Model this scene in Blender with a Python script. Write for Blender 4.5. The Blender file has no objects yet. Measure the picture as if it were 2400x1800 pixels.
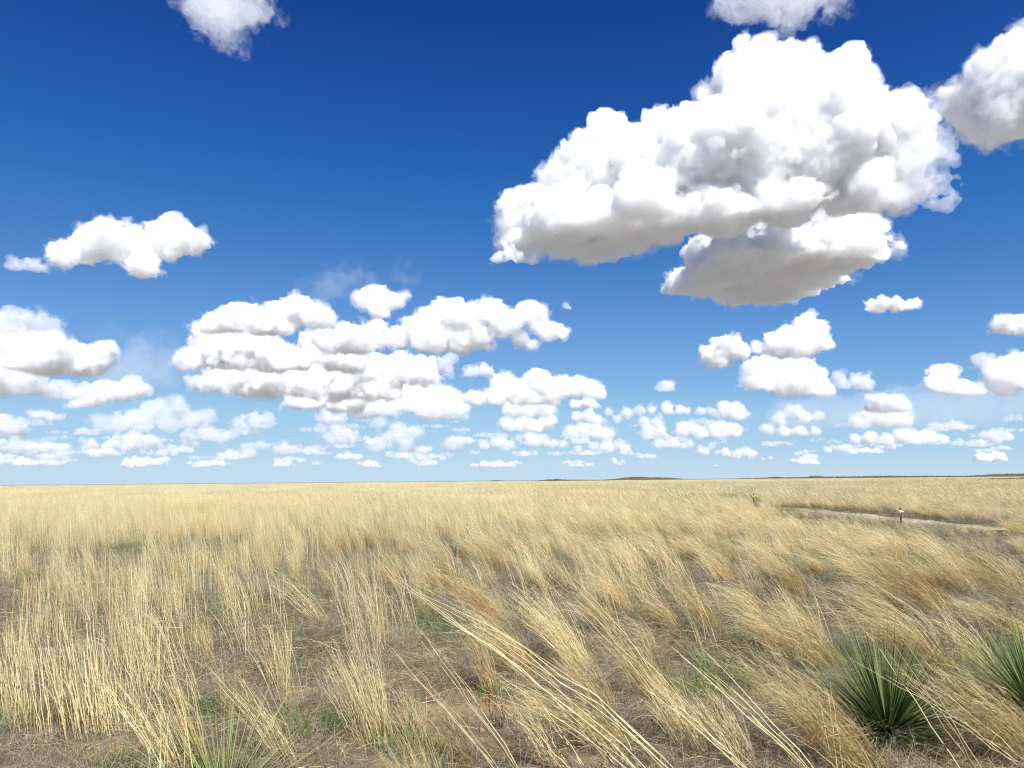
import bpy, math, random
import numpy as np
import openvdb
from mathutils import Vector, Matrix, noise as mnoise

scene = bpy.context.scene
col = scene.collection
R = math.radians

# ------------------------------------------------------------------ camera
EYE = 1.65
PITCH, ROLL = R(7.43), R(0.52)
cam = bpy.data.cameras.new("camera")
cam.lens = 26.0
cam.sensor_width = 36.0
cam.clip_start, cam.clip_end = 0.05, 120000.0
camo = bpy.data.objects.new("camera", cam)
camo.matrix_world = (Matrix.Translation((0, 0, EYE)) @ Matrix.Rotation(math.pi / 2 + PITCH, 4, 'X')
                     @ Matrix.Rotation(-ROLL, 4, 'Z'))
col.objects.link(camo)
scene.camera = camo
CM = camo.matrix_world.to_3x3()

FPX = 26.0 / 36.0 * 2400      # photo pixels per unit tangent

def ray(px, py):
    """world direction through a point of the 2400x1800 photograph"""
    v = Vector(((px - 1200) / 2400 * 36, (900 - py) / 2400 * 36, -26.0))
    return (CM @ v).normalized()

# ------------------------------------------------------------------ light
SUN_EL, SUN_AZ = R(49), R(158)          # azimuth clockwise from +Y (straight ahead)
world = bpy.data.worlds.new("World")
scene.world = world
world.use_nodes = True
wn = world.node_tree
bg = wn.nodes["Background"]
sky = wn.nodes.new("ShaderNodeTexSky")
sky.sky_type = 'NISHITA'
sky.sun_disc = False
sky.sun_elevation = SUN_EL
sky.sun_rotation = SUN_AZ
sky.altitude = 1200
sky.air_density = 0.5
sky.dust_density = 0.0
sky.ozone_density = 8.0
# colour response of a vivid pocket camera: one curve per channel over the physical sky
EXPOSURE = 0.56
sc_in = wn.nodes.new("ShaderNodeMixRGB")
sc_in.blend_type = 'MULTIPLY'
sc_in.inputs[0].default_value = 1.0
sc_in.inputs[2].default_value = (0.1, 0.1, 0.1, 1)
crv = wn.nodes.new("ShaderNodeRGBCurve")
SKY_CURVES = (
    ((.028, .008), (.033, .0125), (.046, .031), (.085, .142), (.177, .36), (.407, .54), (1, .60)),
    ((.06, .054), (.071, .084), (.098, .156), (.181, .347), (.354, .605), (.652, .715), (1, .72)),
    ((.151, .262), (.176, .350), (.242, .485), (.419, .715), (.697, .84), (.91, .86), (1, .87)))
for ch, pts in enumerate(SKY_CURVES):
    c = crv.mapping.curves[ch]
    while len(c.points) < len(pts) + 1:
        c.points.new(0.5, 0.5)
    for p, (x, y) in zip(c.points, ((0, 0),) + pts):
        p.location = (x, y)
        p.handle_type = 'VECTOR'
crv.mapping.update()
sc_out = wn.nodes.new("ShaderNodeMixRGB")
sc_out.blend_type = 'MULTIPLY'
sc_out.inputs[0].default_value = 1.0
g_ = 10 / 2 ** EXPOSURE
sc_out.inputs[2].default_value = (g_, g_, g_, 1)
wn.links.new(sky.outputs[0], sc_in.inputs[1])
wn.links.new(sc_in.outputs[0], crv.inputs['Color'])
wn.links.new(crv.outputs[0], sc_out.inputs[1])
wn.links.new(sc_out.outputs[0], bg.inputs[0])
bg.inputs[1].default_value = 0.1

sun = bpy.data.lights.new("sun", 'SUN')
sun.energy = 5.0
sun.angle = R(0.53)
sun.color = (1.0, 0.975, 0.935)
suno = bpy.data.objects.new("sun", sun)
to_sun = Vector((math.cos(SUN_EL) * math.sin(SUN_AZ), math.cos(SUN_EL) * math.cos(SUN_AZ), math.sin(SUN_EL)))
suno.rotation_euler = to_sun.to_track_quat('Z', 'Y').to_euler()
suno.location = (0, 0, 50)
col.objects.link(suno)

vs = scene.view_settings
vs.view_transform = 'Standard'
vs.look = 'None'
vs.exposure = EXPOSURE
vs.gamma = 1.0
cy = scene.cycles
cy.use_denoising = True
cy.denoising_prefilter = 'NONE'           # thin blades stay crisp
cy.adaptive_threshold = 0.012
cy.filter_width = 1.15
cy.max_bounces = 40
cy.volume_bounces = 20
cy.diffuse_bounces = 4
cy.glossy_bounces = 2
cy.transmission_bounces = 6
cy.transparent_max_bounces = 96
cy.caustics_reflective = cy.caustics_refractive = False

# ------------------------------------------------------------------ helpers
def tag(o, label=None, cat=None, group=None, kind=None):
    for k, v in (('label', label), ('category', cat), ('group', group), ('kind', kind)):
        if v:
            o[k] = v
    return o

def link(name, me, parent=None):
    o = bpy.data.objects.new(name, me)
    col.objects.link(o)
    if parent:
        o.parent = parent
    return o

def mesh_np(name, verts, faces, mats=(), smooth=False):
    """verts (n,3), faces (m,3|4) arrays -> mesh"""
    me = bpy.data.meshes.new(name)
    verts = np.asarray(verts, np.float32)
    faces = np.asarray(faces, np.int32)
    k = faces.shape[1]
    me.vertices.add(len(verts))
    me.vertices.foreach_set('co', verts.ravel())
    me.loops.add(faces.size)
    me.loops.foreach_set('vertex_index', faces.ravel())
    me.polygons.add(len(faces))
    me.polygons.foreach_set('loop_start', np.arange(0, faces.size, k, dtype=np.int32))
    me.polygons.foreach_set('loop_total', np.full(len(faces), k, np.int32))
    if smooth:
        me.polygons.foreach_set('use_smooth', np.ones(len(faces), bool))
    for m in mats:
        me.materials.append(m)
    me.update(calc_edges=True)
    me.validate()
    return me

def node_mat(name):
    m = bpy.data.materials.new(name)
    m.use_nodes = True
    nt = m.node_tree
    nt.nodes.clear()
    out = nt.nodes.new("ShaderNodeOutputMaterial")
    return m, nt, out
# ------------------------------------------------------------------ land
def hgt(x, y):
    """height of the ground: small hummocks near, level far off"""
    x = np.asarray(x, np.float64)
    y = np.asarray(y, np.float64)
    d = np.hypot(x, y)
    a = 0.035 * np.sin(x * 1.9 + 1.3 * np.sin(y * .8)) * np.sin(y * 1.6 + .7) + 0.03 * np.sin(x * .7 + y * .45 + 1.1)
    a = a * np.clip(1 - d / 90, 0, 1)
    track = np.exp(-((x - track_x(y)) / 2.6) ** 2) * np.clip(1 - np.abs(y - 30) / 30, 0, 1)
    return a * (1 - track) - .02 * track

def track_x(y):
    return 14.6 + 0.35 * np.sin(np.asarray(y) * .13) + (np.asarray(y) - 24) * .03

def gpt(px, py):
    """where the photo ray meets the ground"""
    d = ray(px, py)
    t = EYE / -d.z
    x, y = d.x * t, d.y * t
    return Vector((x, y, float(hgt(x, y))))

# bare red soil where the photograph shows it
SOIL = [(1967, 1462, .55), (1640, 1612, .55), (1100, 1655, .5), (1010, 1745, .6), (625, 1432, .5), (700, 1625, .35), (1630, 1395, .5), (265, 1780, .45),
        (40, 1370, .6), (2240, 1755, .45), (1330, 1780, .4), (730, 1300, .5), (1560, 1500, .3), (660, 1500, .3), (900, 1690, .35)]
SOIL = [(gpt(a, b), r) for a, b, r in SOIL]

def soilness(x, y):
    s = np.zeros_like(np.asarray(x, np.float64))
    for p, r in SOIL:
        q = ((x - p.x) / (r * 1.5)) ** 2 + ((y - p.y) / r) ** 2
        s = np.maximum(s, np.exp(-q))
    return s

def ramp_mat(name, build):
    m, nt, out = node_mat(name)
    build(nt, out)
    return m

def soil_nodes(nt, out):
    N = nt.nodes.new
    geo = N("ShaderNodeNewGeometry")
    def noise(scale, detail=4, rough=.6):
        n = N("ShaderNodeTexNoise")
        n.inputs['Scale'].default_value = scale
        n.inputs['Detail'].default_value = detail
        n.inputs['Roughness'].default_value = rough
        nt.links.new(geo.outputs['Position'], n.inputs['Vector'])
        return n
    def ramp(src, a, ca, b, cb):
        r = N("ShaderNodeValToRGB")
        r.color_ramp.elements[0].position, r.color_ramp.elements[0].color = a, (*ca, 1)
        r.color_ramp.elements[1].position, r.color_ramp.elements[1].color = b, (*cb, 1)
        nt.links.new(src, r.inputs[0])
        return r
    def mix(f, a, b):
        x = N("ShaderNodeMixRGB")
        nt.links.new(f, x.inputs[0])
        nt.links.new(a, x.inputs[1])
        nt.links.new(b, x.inputs[2])
        return x.outputs[0]
    sand = ramp(noise(38, 6, .7).outputs[0], .3, (.24, .155, .085), .72, (.44, .295, .165)).outputs[0]
    duff = ramp(noise(60, 6, .75).outputs[0], .32, (.07, .052, .034), .7, (.25, .20, .13)).outputs[0]
    grass = ramp(noise(.035, 5, .6).outputs[0], .32, (.225, .215, .19), .68, (.28, .265, .235)).outputs[0]
    at = N("ShaderNodeAttribute")
    at.attribute_name = "soil"
    patch = noise(2.2, 5, .65)
    add = N("ShaderNodeMath"); add.operation = 'ADD'
    nt.links.new(patch.outputs[0], add.inputs[0])
    nt.links.new(at.outputs['Fac'], add.inputs[1])
    k = ramp(add.outputs[0], .70, (0, 0, 0), .86, (1, 1, 1)).outputs[0]
    near = mix(k, duff, sand)
    far = N("ShaderNodeAttribute")
    far.attribute_name = "far"
    c = mix(far.outputs['Fac'], near, grass)
    b = N("ShaderNodeBsdfPrincipled")
    b.inputs['Roughness'].default_value = .95
    b.inputs['Specular IOR Level'].default_value = .15
    nt.links.new(c, b.inputs['Base Color'])
    bump = N("ShaderNodeBump")
    bump.inputs['Strength'].default_value = .7
    bump.inputs['Distance'].default_value = .02
    nt.links.new(noise(45, 6, .7).outputs[0], bump.inputs['Height'])
    nt.links.new(bump.outputs[0], b.inputs['Normal'])
    nt.links.new(b.outputs[0], out.inputs['Surface'])

def graded(lo, hi, fine_lo, fine_hi, step, n):
    f = np.arange(fine_lo, fine_hi + 1e-6, step)
    a = fine_lo - np.geomspace(step, fine_lo - lo, n)[::-1]
    b = fine_hi + np.geomspace(step, hi - fine_hi, n)
    return np.concatenate([a, f, b])

def grid_mesh(name, xs, ys, mat, attrs=True):
    X, Y = np.meshgrid(xs, ys)
    Z = hgt(X, Y)
    nx, ny = len(xs), len(ys)
    i = (np.arange(ny - 1)[:, None] * nx + np.arange(nx - 1)[None, :]).ravel()
    me = mesh_np(name, np.stack([X.ravel(), Y.ravel(), Z.ravel()], 1), np.stack([i, i + 1, i + nx + 1, i + nx], 1), [mat], True)
    a = me.attributes.new("soil", 'FLOAT', 'POINT')
    a.data.foreach_set('value', (soilness(X.ravel(), Y.ravel()) * .36).astype(np.float32))
    a = me.attributes.new("far", 'FLOAT', 'POINT')
    d = np.hypot(X.ravel(), Y.ravel())
    a.data.foreach_set('value', (np.clip((d - 120) / 500, 0, 1)).astype(np.float32))
    return me

ground = link("ground", grid_mesh("ground", graded(-60000, 60000, -14, 18, .16, 60), graded(-60000, 60000, 1.5, 22, .16, 60), ramp_mat("sandy_soil", soil_nodes)))
tag(ground, 'reddish sandy soil under the dry grass, bare in patches', 'ground', kind='structure')

# sandy vehicle track running away on the right
def track_nodes(nt, out):
    N = nt.nodes.new
    geo = N("ShaderNodeNewGeometry")
    n = N("ShaderNodeTexNoise")
    n.inputs['Scale'].default_value = 3.5
    n.inputs['Detail'].default_value = 8
    n.inputs['Roughness'].default_value = .7
    nt.links.new(geo.outputs['Position'], n.inputs['Vector'])
    r = N("ShaderNodeValToRGB")
    r.color_ramp.elements[0].position, r.color_ramp.elements[0].color = .36, (.30, .235, .15, 1)
    r.color_ramp.elements[1].position, r.color_ramp.elements[1].color = .66, (.58, .48, .35, 1)
    nt.links.new(n.outputs[0], r.inputs[0])
    b = N("ShaderNodeBsdfDiffuse")
    nt.links.new(r.outputs[0], b.inputs[0])
    nt.links.new(b.outputs[0], out.inputs['Surface'])

rng = np.random.default_rng(77)
ys = np.arange(22.4, 41, .4)
W = 9
tv, tf = [], []
for j, y in enumerate(ys):
    c = float(track_x(y))
    hw = 1.2 + .25 * math.sin(y * .9) + rng.uniform(-.16, .16)
    hw2 = 1.25 + .25 * math.sin(y * 1.3 + 2) + rng.uniform(-.16, .16)
    for i in range(W):
        t = i / (W - 1)
        x = c - hw + (hw + hw2) * t
        rut = -.035 * (math.exp(-((t - .27) / .09) ** 2) + math.exp(-((t - .73) / .09) ** 2)) + .03 * math.exp(-((t - .5) / .12) ** 2)
        tv.append((x, y, float(hgt(x, y)) + .05 + rut - (.06 if i in (0, W - 1) else 0)))
for j in range(len(ys) - 1):
    for i in range(W - 1):
        a = j * W + i
        tf.append((a, a + 1, a + W + 1, a + W))
trk = link("sandy_track", mesh_np("sandy_track", tv, tf, [ramp_mat("pale_sand", track_nodes)], True))
tag(trk, 'pale sandy vehicle track running away through the grass on the right', 'track', kind='structure')

# low dunes on the skyline
def dune_nodes(nt, out):
    N = nt.nodes.new
    geo = N("ShaderNodeNewGeometry")
    n = N("ShaderNodeTexNoise")
    n.inputs['Scale'].default_value = .12
    n.inputs['Detail'].default_value = 8
    n.inputs['Roughness'].default_value = .75
    nt.links.new(geo.outputs['Position'], n.inputs['Vector'])
    r = N("ShaderNodeValToRGB")
    r.color_ramp.elements[0].position, r.color_ramp.elements[0].color = .36, (.075, .07, .042, 1)
    r.color_ramp.elements[1].position, r.color_ramp.elements[1].color = .68, (.17, .14, .08, 1)
    nt.links.new(n.outputs[0], r.inputs[0])
    b = N("ShaderNodeBsdfDiffuse")
    nt.links.new(r.outputs[0], b.inputs[0])
    nt.links.new(b.outputs[0], out.inputs['Surface'])

dune_mat = ramp_mat("shrubby_dune", dune_nodes)
HORIZON = lambda px: 1126 - (px - 1200) * .0091

def dunes(name, D, prof, deep, label):
    """ridge whose crest passes through the photo pixels of prof at distance D"""
    rng = np.random.default_rng(int(D))
    pxs = np.arange(prof[0][0], prof[-1][0] + 1, 2.0)
    top = np.interp(pxs, [p[0] for p in prof], [p[1] for p in prof])
    v, n = [], 15
    for px, t in zip(pxs, top):
        t = t * rng.uniform(.8, 1.0)
        d = ray(px, HORIZON(px))
        d = Vector((d.x, d.y, 0)).normalized()
        for i in range(n):
            s = i / (n - 1) * 2 - 1
            h = t * D / FPX * max(0, 1 - s * s) ** .8 * rng.uniform(.92, 1.04)
            p = d * (D + s * deep)
            v.append((p.x, p.y, max(h, 0) - .3))
    f = []
    for j in range(len(pxs) - 1):
        for i in range(n - 1):
            a = j * n + i
            f.append((a, a + 1, a + n + 1, a + n))
    o = link(name, mesh_np(name, v, f, [dune_mat], True))
    tag(o, label, 'hills', kind='structure')

dunes('hills', 900, [(1215, 1.2), (1250, 2), (1275, 5.5), (1305, 7), (1330, 5), (1390, 4), (1440, 2)], 40, 'dark low shrubby dune in the middle of the skyline')
dunes('hills', 1400, [(1130, .5), (1160, 4), (1185, 2), (1250, 1), (1410, 2.5), (1440, 4), (1470, 8), (1490, 9.5), (1520, 7.5), (1570, 6), (1610, 2), (1700, 1), (1740, 3),
                      (1790, 4), (1820, 6), (1840, 4), (1890, 5), (1910, 8), (1935, 5), (2000, 5), (2080, 6), (2130, 5), (2160, 5), (2260, 4), (2340, 7), (2400, 8), (2480, 8)], 60,
      'thin line of far dunes along the skyline')
dunes('hills', 330, [(2060, .5), (2090, 3), (2130, 5), (2170, 4), (2230, 6), (2280, 5), (2330, 7), (2400, 7.5), (2500, 7)], 14,
      'dark weedy bank along the skyline at the right edge')
# ------------------------------------------------------------------ clouds
CLOUD_BASE = 900.0

def lattice_noise(shape, cell, rng):
    """smooth noise on a voxel grid: random lattice, cubic B-spline upsampled along each axis"""
    a = None
    dims = [int(math.ceil(s / cell)) + 4 for s in shape]
    a = rng.standard_normal(dims).astype(np.float32)
    for ax, s in enumerate(shape):
        t = np.arange(s) / cell + rng.random()
        i = np.floor(t).astype(int)
        f = (t - i).astype(np.float32)
        w = np.stack([(1 - f) ** 3, 3 * f ** 3 - 6 * f ** 2 + 4, -3 * f ** 3 + 3 * f ** 2 + 3 * f + 1, f ** 3], 1) / 6
        W = np.zeros((s, dims[ax]), np.float32)
        for k in range(4):
            W[np.arange(s), np.minimum(i + k, dims[ax] - 1)] += w[:, k]
        a = np.moveaxis(np.tensordot(W, a, axes=(1, ax)), 0, ax)
    return a * 1.9

def cloud_mesh(name, blobs, vox, rng, base=CLOUD_BASE, amp=0.30, wisp=0.0, basewob=0.02, fringe=(.10, .22), buds=16):
    """blobs: list of (centre, radius). Union of lobes, roughened by billows, flat underneath."""
    C = np.array([b[0] for b in blobs], np.float32)
    Rr = np.array([b[1] for b in blobs], np.float32)
    rm = float(np.median(Rr))
    pad = rm * (amp * 1.6 + 0.25 + fringe[0] * 2.3 + fringe[1] * .6) + 3 * vox
    lo = (C - Rr[:, None]).min(0) - pad
    hi = (C + Rr[:, None]).max(0) + pad
    lo[2] = max(lo[2], base - rm * 0.8 - 3 * vox)
    n = np.ceil((hi - lo) / vox).astype(int) + 1
    gx, gy, gz = [(lo[k] + vox * np.arange(n[k])).astype(np.float32) for k in range(3)]
    acc = np.full(tuple(n), 1e-12, np.float32)
    kk = rm * 0.16
    for c, r in zip(C, Rr):
        reach = r + pad * 1.4
        s = [slice(max(0, int((c[k] - reach - lo[k]) / vox)), max(0, int((c[k] + reach - lo[k]) / vox) + 2)) for k in range(3)]
        d = np.sqrt((gx[s[0]] - c[0])[:, None, None] ** 2 + (gy[s[1]] - c[1])[None, :, None] ** 2
                    + ((gz[s[2]] - c[2]) * 1.12)[None, None, :] ** 2) - r
        acc[tuple(s)] += np.exp(np.clip(-d / kk, -26, 26))
    F = -kk * np.log(acc)
    # cauliflower: smaller and smaller lobes budding from the sides and tops
    def bud(c, r):
        k = r * .34
        s = [slice(max(0, int((c[j] - r * 1.3 - lo[j]) / vox)), max(0, int((c[j] + r * 1.3 - lo[j]) / vox) + 2)) for j in range(3)]
        f = F[tuple(s)]
        if f.size == 0:
            return
        d = np.sqrt((gx[s[0]] - c[0])[:, None, None] ** 2 + (gy[s[1]] - c[1])[None, :, None] ** 2 + (gz[s[2]] - c[2])[None, None, :] ** 2) - r
        h = np.clip(.5 + .5 * (d - f) / k, 0, 1)
        f[...] = d + (f - d) * h - k * h * (1 - h)
    def dirs(n):
        v = rng.standard_normal((n, 3))
        v /= np.linalg.norm(v, axis=1, keepdims=True)
        v[:, 2] = np.where(v[:, 2] < -.35, -v[:, 2], v[:, 2])
        return v
    for c, r in zip(C, Rr):
        for v in dirs(buds):
            r1 = r * rng.uniform(.2, .42)
            if r1 < 1.6 * vox:
                continue
            p1 = c + v * (r - r1 * rng.uniform(.1, .45))
            bud(p1, r1)
            for v2 in dirs(buds // 2):
                if v2 @ v < .1:
                    continue
                r2 = r1 * rng.uniform(.25, .5)
                if r2 < 1.4 * vox:
                    continue
                bud(p1 + v2 * (r1 - r2 * .3), r2)
    shp = tuple(n)
    cell = max(4.0, rm * 0.85 / vox)
    a = amp * rm * .85
    k = 0
    while cell > 1.7 and k < 5:
        nz = lattice_noise(shp, cell, rng)
        # rounded lobes parted by creases, plus a little raggedness
        F -= a * (np.abs(nz) * 1.25 - 0.42)
        if wisp:
            F += wisp * a * lattice_noise(shp, cell * 0.9, rng)
        a *= 0.68
        cell *= 0.48
        k += 1
    wob = lattice_noise((n[0], n[1], 2), max(4.0, rm * 0.9 / vox), rng)[:, :, :1] * rm * basewob * 4
    wob = wob + lattice_noise(shp, max(3.0, rm * 0.22 / vox), rng) * rm * basewob * 2
    F = np.maximum(F, (base - gz)[None, None, :] + wob)
    # ragged thin vapour round the dense body
    G = F - fringe[0] * rm
    cell, a = max(3.0, rm * .7 / vox), fringe[1] * rm
    for k in range(4):
        if cell < 1.6:
            break
        nz = lattice_noise(shp, cell, rng)
        G += a * (nz if k < 1 else np.abs(nz) * 1.6 - .5)
        a *= .66
        cell *= .46
    G = np.maximum(G, (base - gz)[None, None, :] + wob - rm * .1)
    out = []
    for i, A in enumerate((F, G, G - fringe[0] * rm * 1.3)):
        A[0] = A[-1] = A[:, 0] = A[:, -1] = rm
        A[:, :, 0] = A[:, :, -1] = rm
        out.append(surface(name if i == 0 else "fringe", A, rm, vox, lo))
    ctr = out[0][0].mean(0)
    org = np.array([ctr[0], ctr[1], base])
    return [mesh_np(nm, p - org, q, smooth=True) for p, q, nm in out], org

def surface(name, A, rm, vox, lo):
    g = openvdb.FloatGrid()
    g.background = rm
    g.copyFromArray(A)
    p, t, q = g.convertToPolygons(0.0)
    p = p * vox + lo
    q = q.astype(np.int64)
    # outward normals
    v0, v1, v2 = p[q[:, 0]], p[q[:, 1]], p[q[:, 2]]
    ctr = p.mean(0)
    if np.einsum('ij,ij->i', np.cross(v1 - v0, v2 - v0), v0 - ctr).sum() < 0:
        q = q[:, ::-1]
    return p, q, name

def cloud_material(density, veil):
    m, nt, out = node_mat("cloud_vapour")
    tr = nt.nodes.new("ShaderNodeBsdfTransparent")
    df = nt.nodes.new("ShaderNodeBsdfTranslucent")
    df.inputs[0].default_value = (0.95, 0.95, 0.95, 1)
    mx = nt.nodes.new("ShaderNodeMixShader")
    mx.inputs[0].default_value = veil
    nt.links.new(tr.outputs[0], mx.inputs[1])
    nt.links.new(df.outputs[0], mx.inputs[2])
    vol = nt.nodes.new("ShaderNodeVolumeScatter")
    vol.inputs['Color'].default_value = (0.981, 0.9895, 1.0, 1)
    vol.inputs['Density'].default_value = density
    vol.inputs['Anisotropy'].default_value = 0.0
    nt.links.new(mx.outputs[0], out.inputs['Surface'])
    nt.links.new(vol.outputs[0], out.inputs['Volume'])
    m.cycles.homogeneous_volume = True
    return m


def base_dist(px, py, base=CLOUD_BASE):
    d = ray(px, py)
    return (base - EYE) / d.z * math.hypot(d.x, d.y)

def at_dist(px, py, D):
    """point on the photo ray at horizontal distance D"""
    d = ray(px, py)
    return Vector((0, 0, EYE)) + d * (D / math.hypot(d.x, d.y))

def build_cloud(name, spots, D, seed, label, base_spots=(), depth=0.6, thick=16.0, amp=0.30, wisp=0.0,
                cat='cloud', group=None, base=None, voxpx=2.6, veil=0.03, minvox=0, fringe=(.10, .22), fden=.16, basewob=.02, buds=16):
    """spots: (px, py, r) lobes seen in the picture, set at distance D with a spread in depth; base_spots: lobes of the grey underside"""
    rng = np.random.default_rng(seed)
    base = base if base is not None else CLOUD_BASE
    blobs = []
    for s in spots:
        px, py, r = s[:3]
        rr = r * D / FPX
        off = (s[3] if len(s) > 3 else rng.uniform(-depth, depth)) * rr
        p = at_dist(px, py, D + off)
        blobs.append((p, rr * (D + off) / D))
    for px, py, r in base_spots:
        Db = base_dist(px, py, base)
        rr = r * Db / FPX
        p = at_dist(px, py, Db)
        blobs.append((p + Vector((0, 0, rr * 0.25)), rr))
    vox = max(voxpx * D / FPX, minvox)
    (me, fr, haze_), org = cloud_mesh(name, blobs, vox, rng, base, amp, wisp, basewob, fringe, buds)
    o = link(name, me)
    o.location = org
    C = np.array([b[0] for b in blobs])
    ext = min(C[:, 2].max() - base + blobs[0][1], 6 * float(np.median([b[1] for b in blobs])))
    me.materials.append(cloud_material(thick / max(ext, 1.0), veil))
    fr.materials.append(cloud_material(thick * fden / max(ext, 1.0), .004))
    link("fringe", fr, o)
    haze_.materials.append(cloud_material(thick * fden * .35 / max(ext, 1.0), .002))
    link("fringe", haze_, o)
    tag(o, label, cat, group)
    return o

def z(L, x0, y0, k):
    return [(x0 + X * k, y0 + Y * k, r * k) for X, Y, r in L]

BIG = z([(1150, 215, 95), (1330, 260, 95), (1490, 280, 95), (1080, 320, 120), (1010, 420, 100), (1250, 400, 200), (1480, 420, 150),
         (1590, 490, 110), (950, 400, 50), (930, 470, 60), (560, 530, 85), (490, 580, 80), (765, 525, 78), (860, 570, 80), (650, 630, 120),
         (420, 650, 75), (355, 710, 65), (500, 730, 130), (240, 820, 75), (165, 800, 40), (180, 880, 55), (330, 890, 130), (200, 960, 60),
         (160, 1015, 35), (720, 760, 160), (900, 700, 190), (1150, 640, 210), (1400, 640, 180), (1000, 800, 150), (1250, 780, 130),
         (1740, 390, 45), (1690, 480, 90), (1790, 480, 45), (1640, 600, 125), (1790, 570, 50), (1740, 680, 55), (1800, 735, 25),
         (1600, 740, 90), (1480, 780, 70), (1720, 760, 50)], 1100, 0, .5877)
BIG_BASE = z([(250, 990, 80), (400, 1010, 80), (500, 1020, 90), (620, 990, 100), (760, 940, 100), (900, 900, 100), (1050, 880, 100),
              (1200, 860, 90), (1330, 830, 70), (560, 920, 110), (720, 860, 120), (420, 930, 110)], 1100, 0, .5877)
LOW = z([(1440, 890, 70), (1530, 950, 100), (1600, 1020, 75), (1550, 1080, 110), (1480, 1120, 70), (1400, 960, 70), (1290, 980, 60), (1150, 960, 35), (1480, 1040, 90),
         (1380, 1060, 90)], 1100, 0, .5877)
LOW_BASE = z([(850, 1125, 80), (980, 1070, 130), (1000, 1130, 110), (1130, 1050, 150), (1160, 1120, 130), (1300, 1070, 150), (1300, 1120, 90),
              (1110, 1160, 110), (1230, 1155, 110), (1400, 1090, 70), (1050, 1000, 90), (1200, 1000, 100)], 1100, 0, .5877)

BIG = [(x, y + (16 if y < 260 else 6), r * (.9 if y < 260 else .96)) for x, y, r in BIG]
LOW = [(x - 4, y + 20, r) for x, y, r in LOW]
LOW_BASE = [(x + 12, y + 22, r * .92) for x, y, r in LOW_BASE]
BIG += [(1700, 352, 105, -.5), (1630, 375, 92, -.5), (1970, 312, 85, -.6), (1900, 372, 90, -.5), (1790, 300, 110, -.4)]
big = build_cloud('cloud', BIG, 2750, 11, 'huge bright cumulus towering over the right half of the plain', BIG_BASE, depth=0.4, thick=19, wisp=0.3, basewob=.03,
            buds=18, amp=.26, voxpx=2.9, fringe=(.09, .22), fden=.28)
build_cloud('cloud', LOW, 3300, 12, 'broad grey bellied cumulus tucked below the huge one', LOW_BASE, depth=0.8, thick=11, wisp=0.4, basewob=.03)

# torn wisps at the ends of the huge cloud: thin parts of it
def wisps(L, seed):
    o = build_cloud('wispy_edge', [(x, y + 4, r * .8) for x, y, r in z(L, 1100, 0, .5877)], 2700, seed, None, depth=.6, thick=2.2, amp=.5, wisp=1.1, cat=None,
                    fringe=(.18, .5), fden=.45, voxpx=3, buds=8, base=820)
    m = o.location - big.location
    for ch in list(o.children):                  # one thin piece: its own outer shells are not needed
        bpy.data.objects.remove(ch)
    o.parent = big
    o.location = m
wisps([(1730, 480, 75), (1820, 460, 62), (1865, 425, 34), (1840, 550, 66), (1880, 600, 50), (1780, 690, 75), (1850, 740, 56), (1905, 785, 32), (1885, 700, 40),
       (1750, 390, 44), (1690, 770, 55), (1600, 810, 50)], 13)
wisps([(110, 1035, 30), (150, 1000, 40), (200, 1030, 34), (250, 1040, 36)], 14)

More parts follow.
